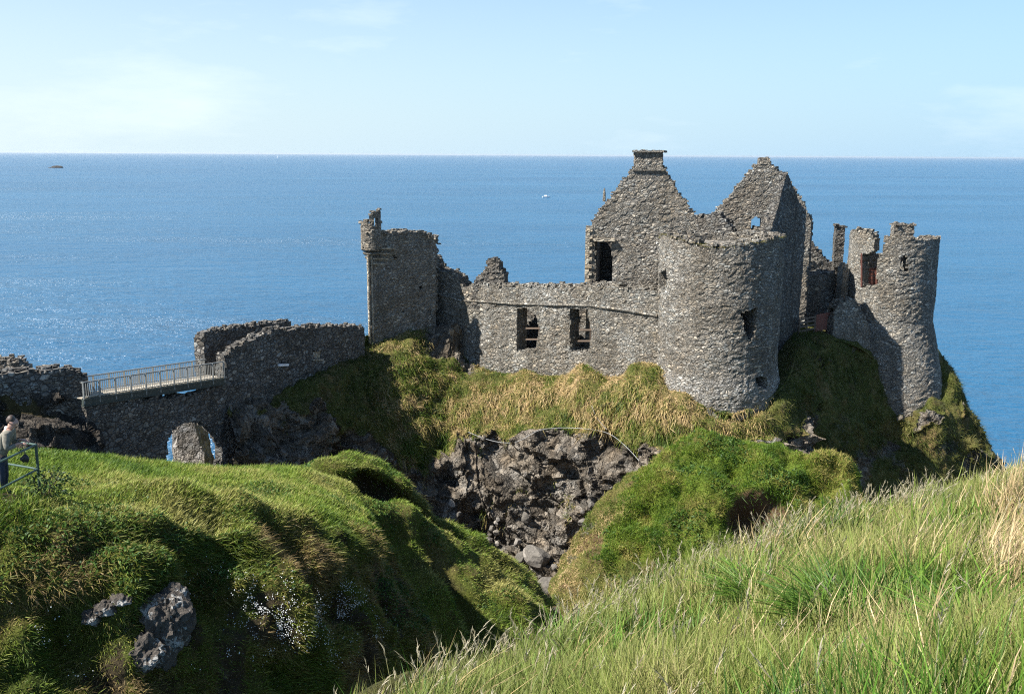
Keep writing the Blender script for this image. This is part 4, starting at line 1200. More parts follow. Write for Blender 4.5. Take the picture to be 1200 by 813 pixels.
mb.tube([pf - np.array([0, 0, 0.5]), pf + np.array([0, 0, 0.15]), pf + np.array([0, 0, 0.55])], [0.13, 0.11, 0.05], 7)
mb.build('finial', M['gable'], gm)
# backing wall added behind the gable to keep its window dark
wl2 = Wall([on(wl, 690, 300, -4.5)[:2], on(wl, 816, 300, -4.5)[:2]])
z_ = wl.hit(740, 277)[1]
o = masonry('backing_wall', wl2, np.array([(0.1, z_), (wl2.L, z_), (wl2.L, 26.4), (0.1, 26.4)]), [], 0.8, M['dark'], None, 0.2, 0.1, seed=57)
tag(o, 'added dark backing wall behind the window of the tall gable', 'castle wall')
for (na, ua) in (('side', 689), ):
    pa, pb = on(wl, ua, 300, -1.1)[:2], on(wl, ua + 3, 300, -5.4)[:2]
    wl3 = Wall([pb, pa])
    masonry('side_wall', wl3, np.array([(0, z_ - 0.2), (wl3.L, z_ - 0.2), (wl3.L, 26.4), (0, 26.4)]), [], 0.7, M['gable'], gm, 0.18, 0.1, seed=58)

# ---- low dark wall behind the round tower
wl = Wall([XY(808, 82), XY(862, 80)])
o = masonry('inner_wall', wl, below(wl.poly([(808, 256), (815, 254), (830, 252), (845, 251), (851, 258), (857, 268), (862, 272)]), 27), [], 0.9, M['dark'], None, 0.16, 0.1, seed=61)
tag(o, 'low shaded wall top between the tall gable and the gable with the round hole', 'castle wall')

# ---- far gable with a hole
wl = Wall([XY(830, 85.2), XY(950, 84.2)])
fg = thing('far_gable', 'pointed stone gable with a small arched hole showing the sea', 'gable wall', base_of(wl, 27))
gp = [(828, 262), (838, 249), (850, 236), (862, 222), (874, 208), (885, 196), (889, 192), (890, 186), (903, 186), (904, 192), (914, 203), (926, 216), (940, 234), (946, 245), (950, 262)]
hl = wl.poly([(880.5, 268), (880, 259), (883, 255), (888, 254), (892.5, 256), (893, 268)])
masonry('gable_wall', wl, below(wl.poly(gp), 26.8), [hl], 0.9, M['gable'], fg, 0.12, 0.06, relief=0.05, seed=63, topstones=0.3)

# ---- narrow gable turned away from the sun, right of the tower
q0, q1 = np.array(XY(890, 74.8)), np.array(XY(944.5, 83.6))
wl = Wall([q0, q1])
ng = thing('shaded_gable', 'dark steep gable wall rising directly behind the right side of the round tower', 'gable wall', base_of(wl, 24))
gp = [(900, 276), (906, 262), (911, 246), (916, 228), (920, 212), (923, 203), (926, 210), (930, 221), (934, 230), (939, 238), (942, 242), (945, 246)]
slit = wl.poly([(912, 318), (914.5, 318), (914.5, 352), (912, 352)])
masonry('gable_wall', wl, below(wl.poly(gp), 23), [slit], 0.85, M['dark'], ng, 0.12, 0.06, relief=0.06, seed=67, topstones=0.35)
wl4 = Wall([XY(938.5, 84.5), XY(953, 86.5)])
o = masonry('broken_pier', wl4, below(wl4.poly([(938.5, 254), (943, 251), (949, 251), (952.5, 256), (953, 264)]), 26), [], 1.6, M['dark'], None, 0.15, 0.08, relief=0.07, seed=69)
tag(o, 'tall narrow pier of masonry with a rounded top beside the dark steep gable', 'ruin')

# ---- ruins between the shaded gable and the far tower
wl = Wall([XY(946, 93), XY(992, 93)])
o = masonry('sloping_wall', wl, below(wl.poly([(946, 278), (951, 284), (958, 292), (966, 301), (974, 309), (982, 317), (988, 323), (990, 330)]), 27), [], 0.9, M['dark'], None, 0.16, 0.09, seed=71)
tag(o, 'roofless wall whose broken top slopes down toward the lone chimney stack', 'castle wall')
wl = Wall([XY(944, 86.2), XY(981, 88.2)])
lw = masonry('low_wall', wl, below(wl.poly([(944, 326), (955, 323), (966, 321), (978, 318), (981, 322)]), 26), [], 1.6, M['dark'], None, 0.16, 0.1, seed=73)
tag(lw, 'low thick wall with a flat sunlit top below the lone chimney stack', 'castle wall')
wl = Wall([XY(945, 89.5), XY(963, 89.8)])
o = masonry('ledge_wall', wl, below(wl.poly([(945, 306), (962, 304), (963, 307)]), 27), [], 1.0, M['wall'], None, 0.15, 0.07, seed=75)
tag(o, 'short wall with a pale ledge tucked beside the tall narrow pier', 'castle wall')
a, b_ = np.array(XY(974, 91.2)), np.array(XY(985, 91.2))
wl = Wall([a, b_, b_ + [0.1, 0.9], a + [0.1, 0.9]], True)
o = masonry('chimney_stack', wl, np.array([(0, wl.hit(979, 265)[1]), (wl.L, wl.hit(979, 265)[1]), (wl.L, 27), (0, 27)]), [np.array([wl.hit(976, 309), wl.hit(980, 309), wl.hit(980, 312), wl.hit(976, 312)])], 0.3, M['dark'], None, 0.13, 0.05, relief=0.04, seed=77, topstones=0.3)
tag(o, 'slender free-standing chimney stack left of the far round tower', 'chimney')
wl = Wall([XY(979, 87), XY(987, 86.4)])
o = masonry('wall_stump', wl, below(wl.poly([(979, 322), (981, 312), (986, 310), (987, 330)]), 26), [], 0.9, M['gable'], None, 0.14, 0.07, seed=78)
tag(o, 'narrow sunlit wall stump touching the left edge of the far round tower', 'ruin')

# ---- timber barrier on the courtyard edge
fa, fb = P(936, 391, 81.0), P(972, 384, 83.0)
fn = thing('timber_barrier', 'low red-brown timber barrier on the grassy edge between the two towers', 'fence', tuple(fa))
for i in range(5):
    mb = MB(); p = fa + (fb - fa) * i / 4
    mb.bar(p - np.array([0, 0, 0.4]), p + np.array([0, 0, 1.25]), 0.11)
    mb.build('post', M['wood'], fn)
mb = MB()
for h_ in (0.2, 0.55, 0.9, 1.2):
    mb.bar(fa + np.array([0, -0.07, h_]), fa + (fb - fa) * 0.52 + np.array([0, -0.07, h_]), 0.04, 0.13)
mb.build('rails', M['wood'], fn)
mb = MB()
m0, m1 = fa + (fb - fa) * 0.53, fb
for i in range(9):
    p = m0 + (m1 - m0) * (i + 0.5) / 9
    mb.box(p + np.array([0, -0.09, 0.65]), (0.075, 0.02, 0.72))
mb.build('board_panel', M['redwood'], fn)

# ---- far round tower
ntc = XY(1042, 87.5); NTR = 3.78
nt_ = thing('ruined_tower', 'cracked round tower standing on the cliff edge at the right end of the castle', 'tower', (ntc[0], ntc[1], 22))
wl = ring(ntc, NTR, 64)
def nh(u, v): return ring_hit(ntc, NTR, u, v)
rim = [nh(993, 280), nh(996, 273), nh(1003, 270), nh(1012, 271), nh(1021, 275), nh(1028, 279), nh(1032, 281), nh(1036, 278), nh(1044, 278), nh(1060, 279), nh(1078, 280), nh(1091, 281)]
bz = rim[-1][1]
top = [(0, bz - 1.9), (1.4, bz - 1.9), (2.0, bz - 0.2), (rim[0][0] - 0.3, bz)] + rim + [(rim[-1][0] + 0.4, bz), (wl.L - 4.5, bz - 0.1), (wl.L - 3.2, bz - 2.2), (wl.L, bz - 1.9)]
hs = [np.array([nh(1009, 298), nh(1027, 296), nh(1028, 336), nh(1009, 337)]),
      np.array([nh(1023, 268), nh(1037, 268), nh(1036, 284), nh(1034, 300), nh(1026, 306), nh(1020, 300), nh(1025, 288)]),
      np.array([nh(1055, 321), nh(1054, 308), nh(1057, 301), nh(1061, 300), nh(1064, 304), nh(1064, 321)])]
# a hole in the rear wall lined up with the notch lets the sea through
masonry('tower_wall', wl, below(top, 18.5), hs, 1.0, M['wall'], nt_, 0.15, 0.10, batter=lambda z: 1.3 * np.clip((27.8 - z) / 5.6, 0, 1.4) + 0.0 * z, relief=0.06, seed=81)
mb = MB()
G = np.zeros((8, 49, 3))
for i in range(8):
    for j in range(49):
        a = 2 * math.pi * j / 48; r = (NTR - 0.4) * i / 7
        G[i, j] = (ntc[0] + r * math.cos(a), ntc[1] + r * math.sin(a), nh(1018, 338)[1] - 0.2)
G[..., 2] += fbm(G, 0.9, 3, 4) * 0.2
mesh_np('inner_floor', G.reshape(-1, 3), grid_faces(8, 49), None, M['dark'], nt_)
ca, cb = np.array(XY(1041, 89.3)), np.array(XY(1064.5, 89.3))
cwl = Wall([ca, cb, cb + [0.1, 1.1], ca + [0.1, 1.1]], True)
zt1, zt2 = cwl.hit(1042, 263)[1], cwl.hit(1063, 265)[1]
masonry('cap_house', cwl, np.array([(0, zt1), (cwl.s0[1], zt2), (cwl.s0[2], zt2), (cwl.s0[3], zt1), (cwl.L, zt1), (cwl.L, bz - 1.5), (0, bz - 1.5)]), [], 0.4, M['gable'], nt_, 0.13, 0.07, relief=0.05, seed=83)
mb = MB()
mb.bar(P(1009.5, 336, 85.6), P(1009.5, 297, 85.6), 0.1); mb.bar(P(1027, 336, 85.9), P(1027, 312, 85.9), 0.1)
for v in (316, 321, 326, 331, 336): mb.bar(P(1010, v, 86.2), P(1028, v, 86.2), 0.05, 0.3)
mb.build('boarded_panel', M['redwood'], nt_)
# jagged wall stub leaning on the tower's left foot
wl = Wall([XY(967, 83.2), XY(979, 82.0), XY(1024, 84.0)])
px0 = wl.poly([(967, 390), (969, 376), (974, 368)], 0)
px1 = wl.poly([(979, 363), (985, 356), (997, 351), (1003, 351), (1008, 362), (1013, 372), (1019, 384), (1024, 398)], 1)
pr = np.concatenate([px0, px1])
o = masonry('wall_stub', wl, below(pr, 22.5), [], 1.0, M['wall'], None, 0.15, 0.1, relief=0.06, seed=85)
tag(o, 'jagged stub of wall leaning against the left foot of the far round tower', 'ruin')

# ---- approach walls and the arched bridge wall
def on_line(u, X0=-18.2, Y0=62.0, k=0.447):
    """point of the approach wall's line that is seen at column u"""
    a = (u - CU) / (F * math.cos(PITCH) + (CV - 430) * math.sin(PITCH))
    Y = (X0 - Y0 * k) / (a - k)
    return np.array([a * Y, Y])
n0, n1 = on_line(263), on_line(428)
wl = Wall([n0, n1])
aw = thing('approach_wall', 'long shaded parapet wall with a rising curved top between footbridge and gatehouse', 'castle wall', (n0[0], n0[1], 26))
tp = wl.poly([(263, 418), (267, 414), (276, 409), (290, 400), (305, 394), (320, 389), (335, 386), (352, 384), (375, 383), (400, 382), (420, 383), (430, 385)])
o1 = np.array([wl.hit(367, 411), wl.hit(377, 411), wl.hit(377, 421), wl.hit(368, 421)])
o2 = np.array([wl.hit(325, 428), wl.hit(331, 422), wl.hit(336, 427)])
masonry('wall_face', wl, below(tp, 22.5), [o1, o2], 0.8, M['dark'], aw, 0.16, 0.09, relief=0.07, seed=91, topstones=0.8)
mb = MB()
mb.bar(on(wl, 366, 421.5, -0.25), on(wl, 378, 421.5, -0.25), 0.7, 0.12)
mb.box(on(wl, 372.3, 416, -0.15), (0.5, 0.05, 0.3), np.array([[0.4, 0.9, 0], [-0.9, 0.4, 0], [0, 0, 1]]))  # pale panel: sunlight behind the opening put into its colour
mb.build('painted_light_sill', M['sand'], aw)
mb = MB(); mb.bar(on(wl, 325, 427.5, -0.1), on(wl, 336, 427.2, -0.1), 0.6, 0.14); mb.build('painted_light_sill', M['white'], aw)  # white colour stands for the sunlit surface inside this opening
f0, f1 = on_line(238, -20.3, 65.0), on_line(343, -20.3, 65.0)
wl = Wall([f0, f1])
tp = wl.poly([(238, 404), (240, 394), (244, 389), (256, 387), (270, 385), (285, 383), (296, 384), (298, 381), (320, 378), (341, 377), (343, 386)])
o = masonry('far_parapet', wl, below(tp, 24.5), [], 0.8, M['dark'], None, 0.16, 0.09, relief=0.07, seed=93, topstones=0.8)
tag(o, 'rear parapet wall with a ragged end, seen above the footbridge railings', 'castle wall')
# arched wall under the footbridge
a0, a1 = on_line(96), on_line(330)
wl = Wall([a0, a1])
tp = wl.poly([(96, 475), (112, 474), (150, 469), (172, 466), (190, 466.5), (215, 463), (235, 459.5), (250, 453), (262, 450), (300, 452), (330, 450)])
arc = []
for i in range(17):
    t = math.pi * i / 16
    arc.append((227.5 - 32.5 * math.cos(t), 528 - 34 * math.sin(t)))
ap = wl.poly([(195, 600)] + arc + [(260, 600)])
masonry('arch_wall', wl, below(tp, 12), [ap], 0.6, M['dark'], None, 0.17, 0.08, relief=0.07, seed=95)
o = bpy.data.objects['arch_wall']
tag(o, 'dark stone wall pierced by a round arch beneath the footbridge', 'bridge')
# left abutment walls
b0, b1 = np.array(XY(-150, 47)), np.array(XY(95, 51.9))
wl = Wall([b0, b1, b1 + [-1.2, 1.9]])
tp = list(wl.poly([(-150, 442), (-60, 440), (0, 438), (30, 436), (60, 434), (85, 434), (93, 437), (95, 441)], 0)) + list(wl.poly([(93, 442), (90, 445)], 1))
o = masonry('abutment_wall', wl, below(sorted([tuple(x) for x in tp]), 24), [], 1.0, M['dark'], None, 0.16, 0.06, relief=0.07, seed=97, topstones=0.9)
tag(o, 'dark rough wall at the left end of the footbridge', 'castle wall')
wl = Wall([XY(-60, 57), XY(32, 58)])
o = masonry('rear_wall', wl, below(wl.poly([(-60, 420), (0, 422), (20, 423), (29, 426), (32, 436)]), 25), [], 1.2, M['gable'], None, 0.16, 0.1, relief=0.08, seed=99)
tag(o, 'brownish broken wall block behind the dark wall at the left edge', 'ruin')

# ------------------------------------------------------------------ footbridge
def fb_z(u0, v0, u1, v1):
    return P(u0, v0, on_line(u0)[1])[2], P(u1, v1, on_line(u1)[1])[2]
bL, bR = on_line(93.5), on_line(262.5)
zt0, zt1 = fb_z(95, 448, 261, 424)
zd0, zd1 = fb_z(95, 467, 261, 443)
bd = (bR - bL) / np.linalg.norm(bR - bL)
bn = np.array([-bd[1], bd[0]])            # away from the viewer, across the deck
if bn[0] > 0: bn = -bn
fb = thing('footbridge', 'narrow footbridge with pale metal railings crossing the chasm to the castle', 'footbridge', (bL[0], bL[1], zd0))
def bp(t, off, z0, z1, dz=0.0):
    p = bL + (bR - bL) * t + bn * off
    return np.array([p[0], p[1], z0 + (z1 - z0) * t + dz])
W_ = 1.5
mb = MB()
for i in range(46):
    t0, t1 = (i + 0.04) / 46, (i + 0.96) / 46
    a, b_ = bp((t0 + t1) / 2, 0.06, zd0, zd1, 0.02), bp((t0 + t1) / 2, W_ - 0.06, zd0, zd1, 0.02)
    mb.bar(a, b_, 11.1 / 46 * 0.93, 0.05)
mb.build('deck', M['deck'], fb)
for off in (0.0, W_):
    mb = MB(); mb.bar(bp(0.0, off, zd0, zd1, -0.20), bp(1.0, off, zd0, zd1, -0.20), 0.14, 0.36)
    mb.bar(bp(0.0, off, zd0, zd1, -0.05), bp(1.0, off, zd0, zd1, -0.05), 0.2, 0.05)
    mb.bar(bp(0.0, off, zd0, zd1, -0.40), bp(1.0, off, zd0, zd1, -0.40), 0.24, 0.05)
    mb.build('girder', M['girder'], fb)
for off in (0.0, W_):
    mb = MB(); mb.tube([bp(0, off, zt0, zt1), bp(0.5, off, zt0, zt1), bp(1, off, zt0, zt1)], 0.04, 8)
    rl = mb.build('railing', M['rail'], fb)
    mb = MB(); mb.bar(bp(0, off, zd0, zd1, 0.1), bp(1, off, zd0, zd1, 0.1), 0.05, 0.05); mb.build('bottom_rail', M['rail'], rl)
    NB = 10
    for i in range(NB + 1):
        t = min(0.995, max(0.005, i / NB))
        mb = MB(); mb.bar(bp(t, off - 0.05 if off == 0 else off + 0.05, zd0, zd1, -0.28), bp(t, off - 0.05 if off == 0 else off + 0.05, zt0, zt1, 0.0), 0.075, 0.075)
        mb.build('post', M['rail'], rl)
        if i < NB:
            mb = MB()
            for j in range(1, 8):
                tt_ = (i + j / 8) / NB
                mb.bar(bp(tt_, off, zd0, zd1, 0.1), bp(tt_, off, zt0, zt1, -0.03), 0.03, 0.03)
            mb.build('baluster_panel', M['rail'], rl)

# ------------------------------------------------------------------ rocks
def ico(sub=3):
    import bmesh
    bm = bmesh.new(); bmesh.ops.create_icosphere(bm, subdivisions=sub, radius=1)
    V = np.array([v.co[:] for v in bm.verts]); T = np.array([[v.index for v in f.verts] for f in bm.faces]); bm.free()
    return V, T
ICO = {s: ico(s) for s in (1, 2, 3, 4, 5)}
def rock_mesh(size, seed, sub=3, rough=0.3, facet=0.5):
    V, T = ICO[sub]
    r = np.random.default_rng(seed)
    V = V.copy()
    # cut flat facets
    for i in range(10):
        d = r.normal(0, 1, 3); d /= np.linalg.norm(d)
        lim = r.uniform(0.55, 0.9)
        h = V @ d
        V -= np.maximum(h - lim, 0)[:, None] * d * facet * 1.6
    V *= (1 + rough * fbm(V + seed, 1.3, 4, seed))[:, None]
    return V * np.asarray(size), T

lm, nt_l, out_l = new_mat('lichen_rock')
k = NT(nt_l)
tcl = k.n('ShaderNodeTexCoord').outputs['Object']
n2 = k.noise(tcl, 3.5, 6, 0.7); n3 = k.noise(tcl, 14, 5, 0.7)
col_ = k.ramp(n3.outputs['Fac'], [(0.25, (0.035, 0.028, 0.022)), (0.75, (0.12, 0.10, 0.08))])
lf = k.ramp(k.math('ADD', k.math('MULTIPLY', k.noise(tcl, 2.2, 3, 0.6).outputs['Fac'], 0.62), k.math('MULTIPLY', k.noise(tcl, 13, 5, 0.75).outputs['Fac'], 0.38)), [(0.545, 0.0), (0.575, 1.0)])
col_ = k.mix(k.math('MULTIPLY', lf, 0.85), col_, (0.40, 0.39, 0.36))
bs = k.n('ShaderNodeBsdfPrincipled'); bs.inputs['Roughness'].default_value = 0.95
k.l(col_, bs.inputs['Base Color'])
bpn = k.n('ShaderNodeBump'); bpn.inputs['Distance'].default_value = 0.1
k.l(n3.outputs['Fac'], bpn.inputs['Height']); k.l(bpn.outputs[0], bs.inputs['Normal']); k.l(bs.outputs[0], out_l.inputs[0])
M['lichen'] = lm
gm_, nt_g, out_g = new_mat('talus_rock')
k = NT(nt_g)
oi = k.n('ShaderNodeObjectInfo').outputs['Random']
tcl = k.n('ShaderNodeTexCoord').outputs['Object']
n3 = k.noise(tcl, 6, 6, 0.7)
c_ = k.ramp(n3.outputs['Fac'], [(0.25, (0.06, 0.055, 0.05)), (0.75, (0.24, 0.22, 0.19))])
c_ = k.mix(1.0, c_, k.ramp(oi, [(0, (0.6, 0.58, 0.55)), (0.6, (1.0, 0.98, 0.95)), (1, (1.7, 1.65, 1.6))]), 'MULTIPLY')
bs = k.n('ShaderNodeBsdfPrincipled'); bs.inputs['Roughness'].default_value = 0.95
k.l(c_, bs.inputs['Base Color'])
bpn = k.n('ShaderNodeBump'); bpn.inputs['Distance'].default_value = 0.06
k.l(n3.outputs['Fac'], bpn.inputs['Height']); k.l(bpn.outputs[0], bs.inputs['Normal']); k.l(bs.outputs[0], out_g.inputs[0])
M['talus'] = gm_

def surf_at(G, u, v, off=0.0):
    """nearest point of a surface seen at (u, v), pushed out along its normal"""
    uu, vv = project(G)
    d = (uu - u) ** 2 + (vv - v) ** 2
    ok = np.argwhere(d < d.min() + 6)
    dist = np.linalg.norm(G[ok[:, 0], ok[:, 1]] - np.array([0, 0, HC]), axis=1)
    i, j = ok[dist.argmin()]
    i0, i1, j0, j1 = max(i - 2, 0), min(i + 2, G.shape[0] - 1), max(j - 2, 0), min(j + 2, G.shape[1] - 1)
    n_ = np.cross(G[i, j1] - G[i, j0], G[i1, j] - G[i0, j]); n_ /= np.linalg.norm(n_)
    if n_ @ (np.array([0, 0, HC]) - G[i, j]) < 0: n_ = -n_
    return G[i, j] + n_ * off, n_

# fallen boulders at the cliff foot
rr_ = np.random.default_rng(5)
protos = []
for i in range(7):
    V, T = rock_mesh(rr_.uniform(0.6, 1.0, 3), 100 + i, 3, 0.25, 0.6)
    o = mesh_np('boulder', V, None, T, M['talus'], origin=(0, 0, 0))
    protos.append(o)
spots = []
for i in range(46):
    t = rr_.random()
    u = 520 + 215 * t + rr_.normal(0, 10); v = 590 + 62 * math.sin(min(1, t * 1.25) * math.pi * 0.62) + rr_.normal(0, 16)
    if u > 655: v = 655 - (u - 655) * 0.95 + rr_.normal(0, 14)
    spots.append((u, v, rr_.choice([0.22, 0.3, 0.38, 0.5, 0.65], p=[0.32, 0.3, 0.2, 0.12, 0.06])))
spots += [(628, 651, 1.15), (612, 655, 0.55), (643, 686, 0.95), (655, 690, 0.7), (634, 680, 0.5), (668, 655, 0.5)]
for i, (u, v, sz) in enumerate(spots):
    src = protos[i % 7]
    o = src if i < 7 else src.copy()
    if i >= 7: COL.objects.link(o)
    p, n_ = surf_at(GC , u, v, sz * 0.25)
    o.location = tuple(p)
    o.scale = (sz,) * 3
    o.rotation_euler = tuple(rr_.uniform(0, 6.28, 3))
    tag(o, 'grey broken boulder among the fallen rocks at the foot of the basalt cliff', 'boulder', 'fallen boulders at the cliff foot')

# lichen-covered outcrops in the dark face of the knoll
def outcrop(u, v, size, seed, label, out=0.1, sub=5, grp=None):
    p, n_ = surf_at(G1, u, v, out)
    V, T = rock_mesh(size, seed, sub, 0.5, 0.35)
    V += np.linalg.norm(size) * (0.14 * (worley(V + 0.1 * fbm(V, 3, 2, 3)[:, None], 2.6 / max(size), seed)[2] - 0.5) + 0.05 * (worley(V, 6.0 / max(size), seed + 1)[2] - 0.5) + 0.10 * (0.5 - np.abs(vnoise(V, 2.2 / max(size), seed + 2))))[:, None] * (V / (np.linalg.norm(V, axis=1, keepdims=True)))
    o = mesh_np('lichen_rock', V + p, None, T, M['lichen'], origin=tuple(p - np.array([0, 0, size[2] * 0.6])))
    return tag(o, label, 'rock', grp)
outcrop(195, 728, (0.50, 0.42, 0.85), 201, 'large white-lichened rock jutting from the dark face of the left knoll', 0.02)
outcrop(172, 762, (0.38, 0.34, 0.4), 202, 'low dark rock with pale lichen spots just below the large lichened rock', 0.0)
outcrop(105, 722, (0.22, 0.2, 0.2), 203, 'leftmost small white-lichened stone in the dark knoll face', 0.02, 4)
outcrop(124, 712, (0.24, 0.2, 0.18), 204, 'small lichened stone in the middle of the row left of the large lichened rock', 0.02, 4)
outcrop(141, 703, (0.2, 0.2, 0.13), 205, 'small white stone nearest to the top of the large lichened rock', 0.02, 4)

# rock stack seen through the arch
pS = P(222, 560, 74)
V, T = rock_mesh((3.1, 2.4, 6.5), 301, 5, 0.35, 0.8)
wv_ = worley(V + 9, 0.8, 12); V += ((wv_[2] - 0.5) * 0.7)[:, None] * V / np.linalg.norm(V, axis=1, keepdims=True)
o = mesh_np('rock_stack', V + np.array([pS[0] + 0.35, pS[1], P(236, 503, 74)[2] - 5.4]), None, T, M['stack'], attrs={'rock': np.ones(len(V)), 'soil': np.zeros(len(V))})
tag(o, 'sunlit rock stack seen through the round arch of the bridge wall', 'rock')
# far skerry and boats
pk = P(65, 196.3, 2700); pk[2] = 0
V, T = rock_mesh((21, 9, 6.5), 311, 4, 0.35, 0.6)
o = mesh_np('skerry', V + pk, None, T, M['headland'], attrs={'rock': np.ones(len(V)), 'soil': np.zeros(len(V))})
tag(o, 'small dark skerry far out on the sea at the left', 'rock')
def hull(mb, c, L, B, Hh, ang):
    e = np.array([math.cos(ang), math.sin(ang), 0]); f = np.array([-e[1], e[0], 0])
    prof = [(-0.5, 0.8), (-0.2, 1.0), (0.15, 0.9), (0.38, 0.5), (0.5, 0.02)]
    V = []
    for x, wd in prof:
        for sgn in (-1, 1):
            V.append(c + e * x * L * 0.94 + f * sgn * wd * B * 0.32)
            V.append(c + e * x * L + f * sgn * wd * B * 0.5 + np.array([0, 0, Hh * (1 + 0.25 * max(0, x))]))
    Q = []
    for i in range(len(prof) - 1):
        a, b_ = i * 4, (i + 1) * 4
        Q += [[a, b_, b_ + 1, a + 1], [a + 2, a + 3, b_ + 3, b_ + 2], [a + 1, b_ + 1, b_ + 3, a + 3], [a, a + 2, b_ + 2, b_]]
    Q.append([0, 1, 3, 2])
    mb.add(V, Q)
pb_ = P(640, 228.4, 1000); pb_[2] = 0
bt = thing('motorboat', 'tiny white motorboat on the open sea left of the tall gable', 'boat', tuple(pb_))
mb = MB(); hull(mb, pb_ + np.array([0, 0, -0.3]), 8.0, 2.6, 1.5, 0.2); mb.build('hull', M['white'], bt)
mb = MB(); mb.box(pb_ + np.array([-0.4, 0, 1.75]), (1.3, 0.8, 0.65), jit=0.08); mb.build('cabin', M['white'], bt)
py_ = P(325, 185.2, 9000); py_[2] = 0
yt = thing('sailing_yacht', 'minute white sail on the horizon above the footbridge', 'boat', tuple(py_))
mb = MB(); hull(mb, py_ + np.array([0, 0, -0.5]), 16, 4.4, 2.2, 0.1); mb.build('hull', M['white'], yt)
mb = MB(); mb.add([py_ + np.array(q) for q in ((-6, 0.1, 3), (2, 0.1, 3), (1, 0.1, 24), (-6, -0.1, 3), (2, -0.1, 3), (1, -0.1, 24))], [[0, 1, 4, 3], [1, 2, 5, 4], [2, 0, 3, 5]], [[0, 2, 1], [3, 4, 5]]); mb.build('sail', M['white'], yt)
mb = MB(); mb.tube([py_ + np.array([1.5, 0, 1]), py_ + np.array([1.5, 0, 25])], 0.15, 6); mb.build('mast', M['white'], yt)

# rope of the rock-fall netting, strung across the cliff
def rope(px, name, label, off=0.22):
    pts = []
    for u, v in px:
        p, n_ = surf_at(GC, u, v, off)
        pts.append(p)
    pts = np.array(pts)
    for _ in range(3): pts[1:-1] = 0.25 * pts[:-2] + 0.5 * pts[1:-1] + 0.25 * pts[2:]
    sm = catmull(pts, len(pts) * 6)
    mb = MB(); mb.tube(sm, 0.018, 6)
    return tag(mb.build(name, M['rope'], smooth=True), label, 'rope')
rope([(548, 508), (558, 513), (570, 517), (583, 519), (599, 520), (607, 518), (615, 515), (621, 511), (627, 507), (634, 505), (642, 503), (655, 502.5), (669, 502), (683, 501), (696, 500.5), (710, 501), (718, 505), (725, 511), (732, 517), (740, 524), (745, 531), (750, 539)],
     'netting_rope', 'long pale rope sagging across the top of the basalt cliff')
rope([(694, 476), (697, 484), (701, 491), (706, 497), (711, 501)], 'netting_rope', 'short pale rope hanging from the turf down to the long rope')

# ------------------------------------------------------------------ plants
def disc_flowers(pos, nrm, r):
    N = len(pos)
    a = rng.normal(0, 1, (N, 3)); a -= nrm * (a * nrm).sum(1, keepdims=True); a /= np.linalg.norm(a, axis=1, keepdims=True)
    b_ = np.cross(nrm, a)
    K = 5
    V = [pos + nrm * 0.004]
    for i in range(K * 2):
        t = 2 * math.pi * i / (K * 2); q = r if i % 2 == 0 else r * 0.55
        V.append(pos + a * (np.asarray(q) * math.cos(t))[:, None] + b_ * (np.asarray(q) * math.sin(t))[:, None])
    V = np.stack(V, 1).reshape(-1, 3)
    T = []
    base = np.arange(N)[:, None] * (K * 2 + 1)
    for i in range(K * 2): T.append(base + np.array([[0, 1 + i, 1 + (i + 1) % (K * 2)]]))
    return V, np.concatenate(T)
P_, N_ = [], []
wgt = np.zeros(G1.shape[:2])
for (u, v, ru, rv, a) in ((255, 690, 22, 22, 1.0), (305, 705, 26, 14, 0.8), (325, 728, 34, 18, 1.0), (300, 758, 26, 14, 0.6), (255, 765, 18, 12, 0.3), (404, 705, 12, 16, 1.2), (432, 738, 14, 10, 0.4), (370, 760, 30, 18, 0.35), (35, 715, 18, 10, 0.5), (60, 735, 40, 20, 0.15), (90, 795, 14, 8, 0.4), (30, 745, 16, 8, 0.2)):
    wgt += a * np.exp(-((u1 - u) / ru) ** 2 - ((v1 - v) / rv) ** 2)
wgt *= sstep(-0.1, 0.35, fbm(G1, 2.2, 2, 19))
L_ = sample(G1, 1300, wgt + 1e-12)
nn = L_(face_cam(gnormals(G1), G1)); nn /= np.linalg.norm(nn, axis=1, keepdims=True)
nf = nn + rng.normal(0, 0.35, nn.shape) + np.array([0, -0.3, 0.4]); nf /= np.linalg.norm(nf, axis=1, keepdims=True)
P_.append(L_(G1) + nn * rng.uniform(0.10, 0.24, (1300, 1))); N_.append(nf)
w2_ = np.zeros(G2.shape[:2]); uu2, vv2 = project(G2)
for (u, v, ru, rv, a) in ((456, 690, 7, 26, 1.0), (462, 735, 6, 14, 0.5), (508, 742, 4, 5, 0.3)):
    w2_ += a * np.exp(-((uu2 - u) / ru) ** 2 - ((vv2 - v) / rv) ** 2)
L_ = sample(G2, 170, w2_ + 1e-12)
nn = L_(face_cam(gnormals(G2), G2)); nn /= np.linalg.norm(nn, axis=1, keepdims=True)
nf = nn + rng.normal(0, 0.35, nn.shape) + np.array([0, -0.3, 0.4]); nf /= np.linalg.norm(nf, axis=1, keepdims=True)
P_.append(L_(G2) + nn * 0.2); N_.append(nf)
pos, nf = np.concatenate(P_), np.concatenate(N_)
V, T = disc_flowers(pos, nf, rng.uniform(0.007, 0.016, len(pos)))
o = mesh_np('flowers', V, None, T, M['flower'])
tag(o, 'scattered small white sea campion flowers on the dark knoll face', 'flowers', None, 'stuff')

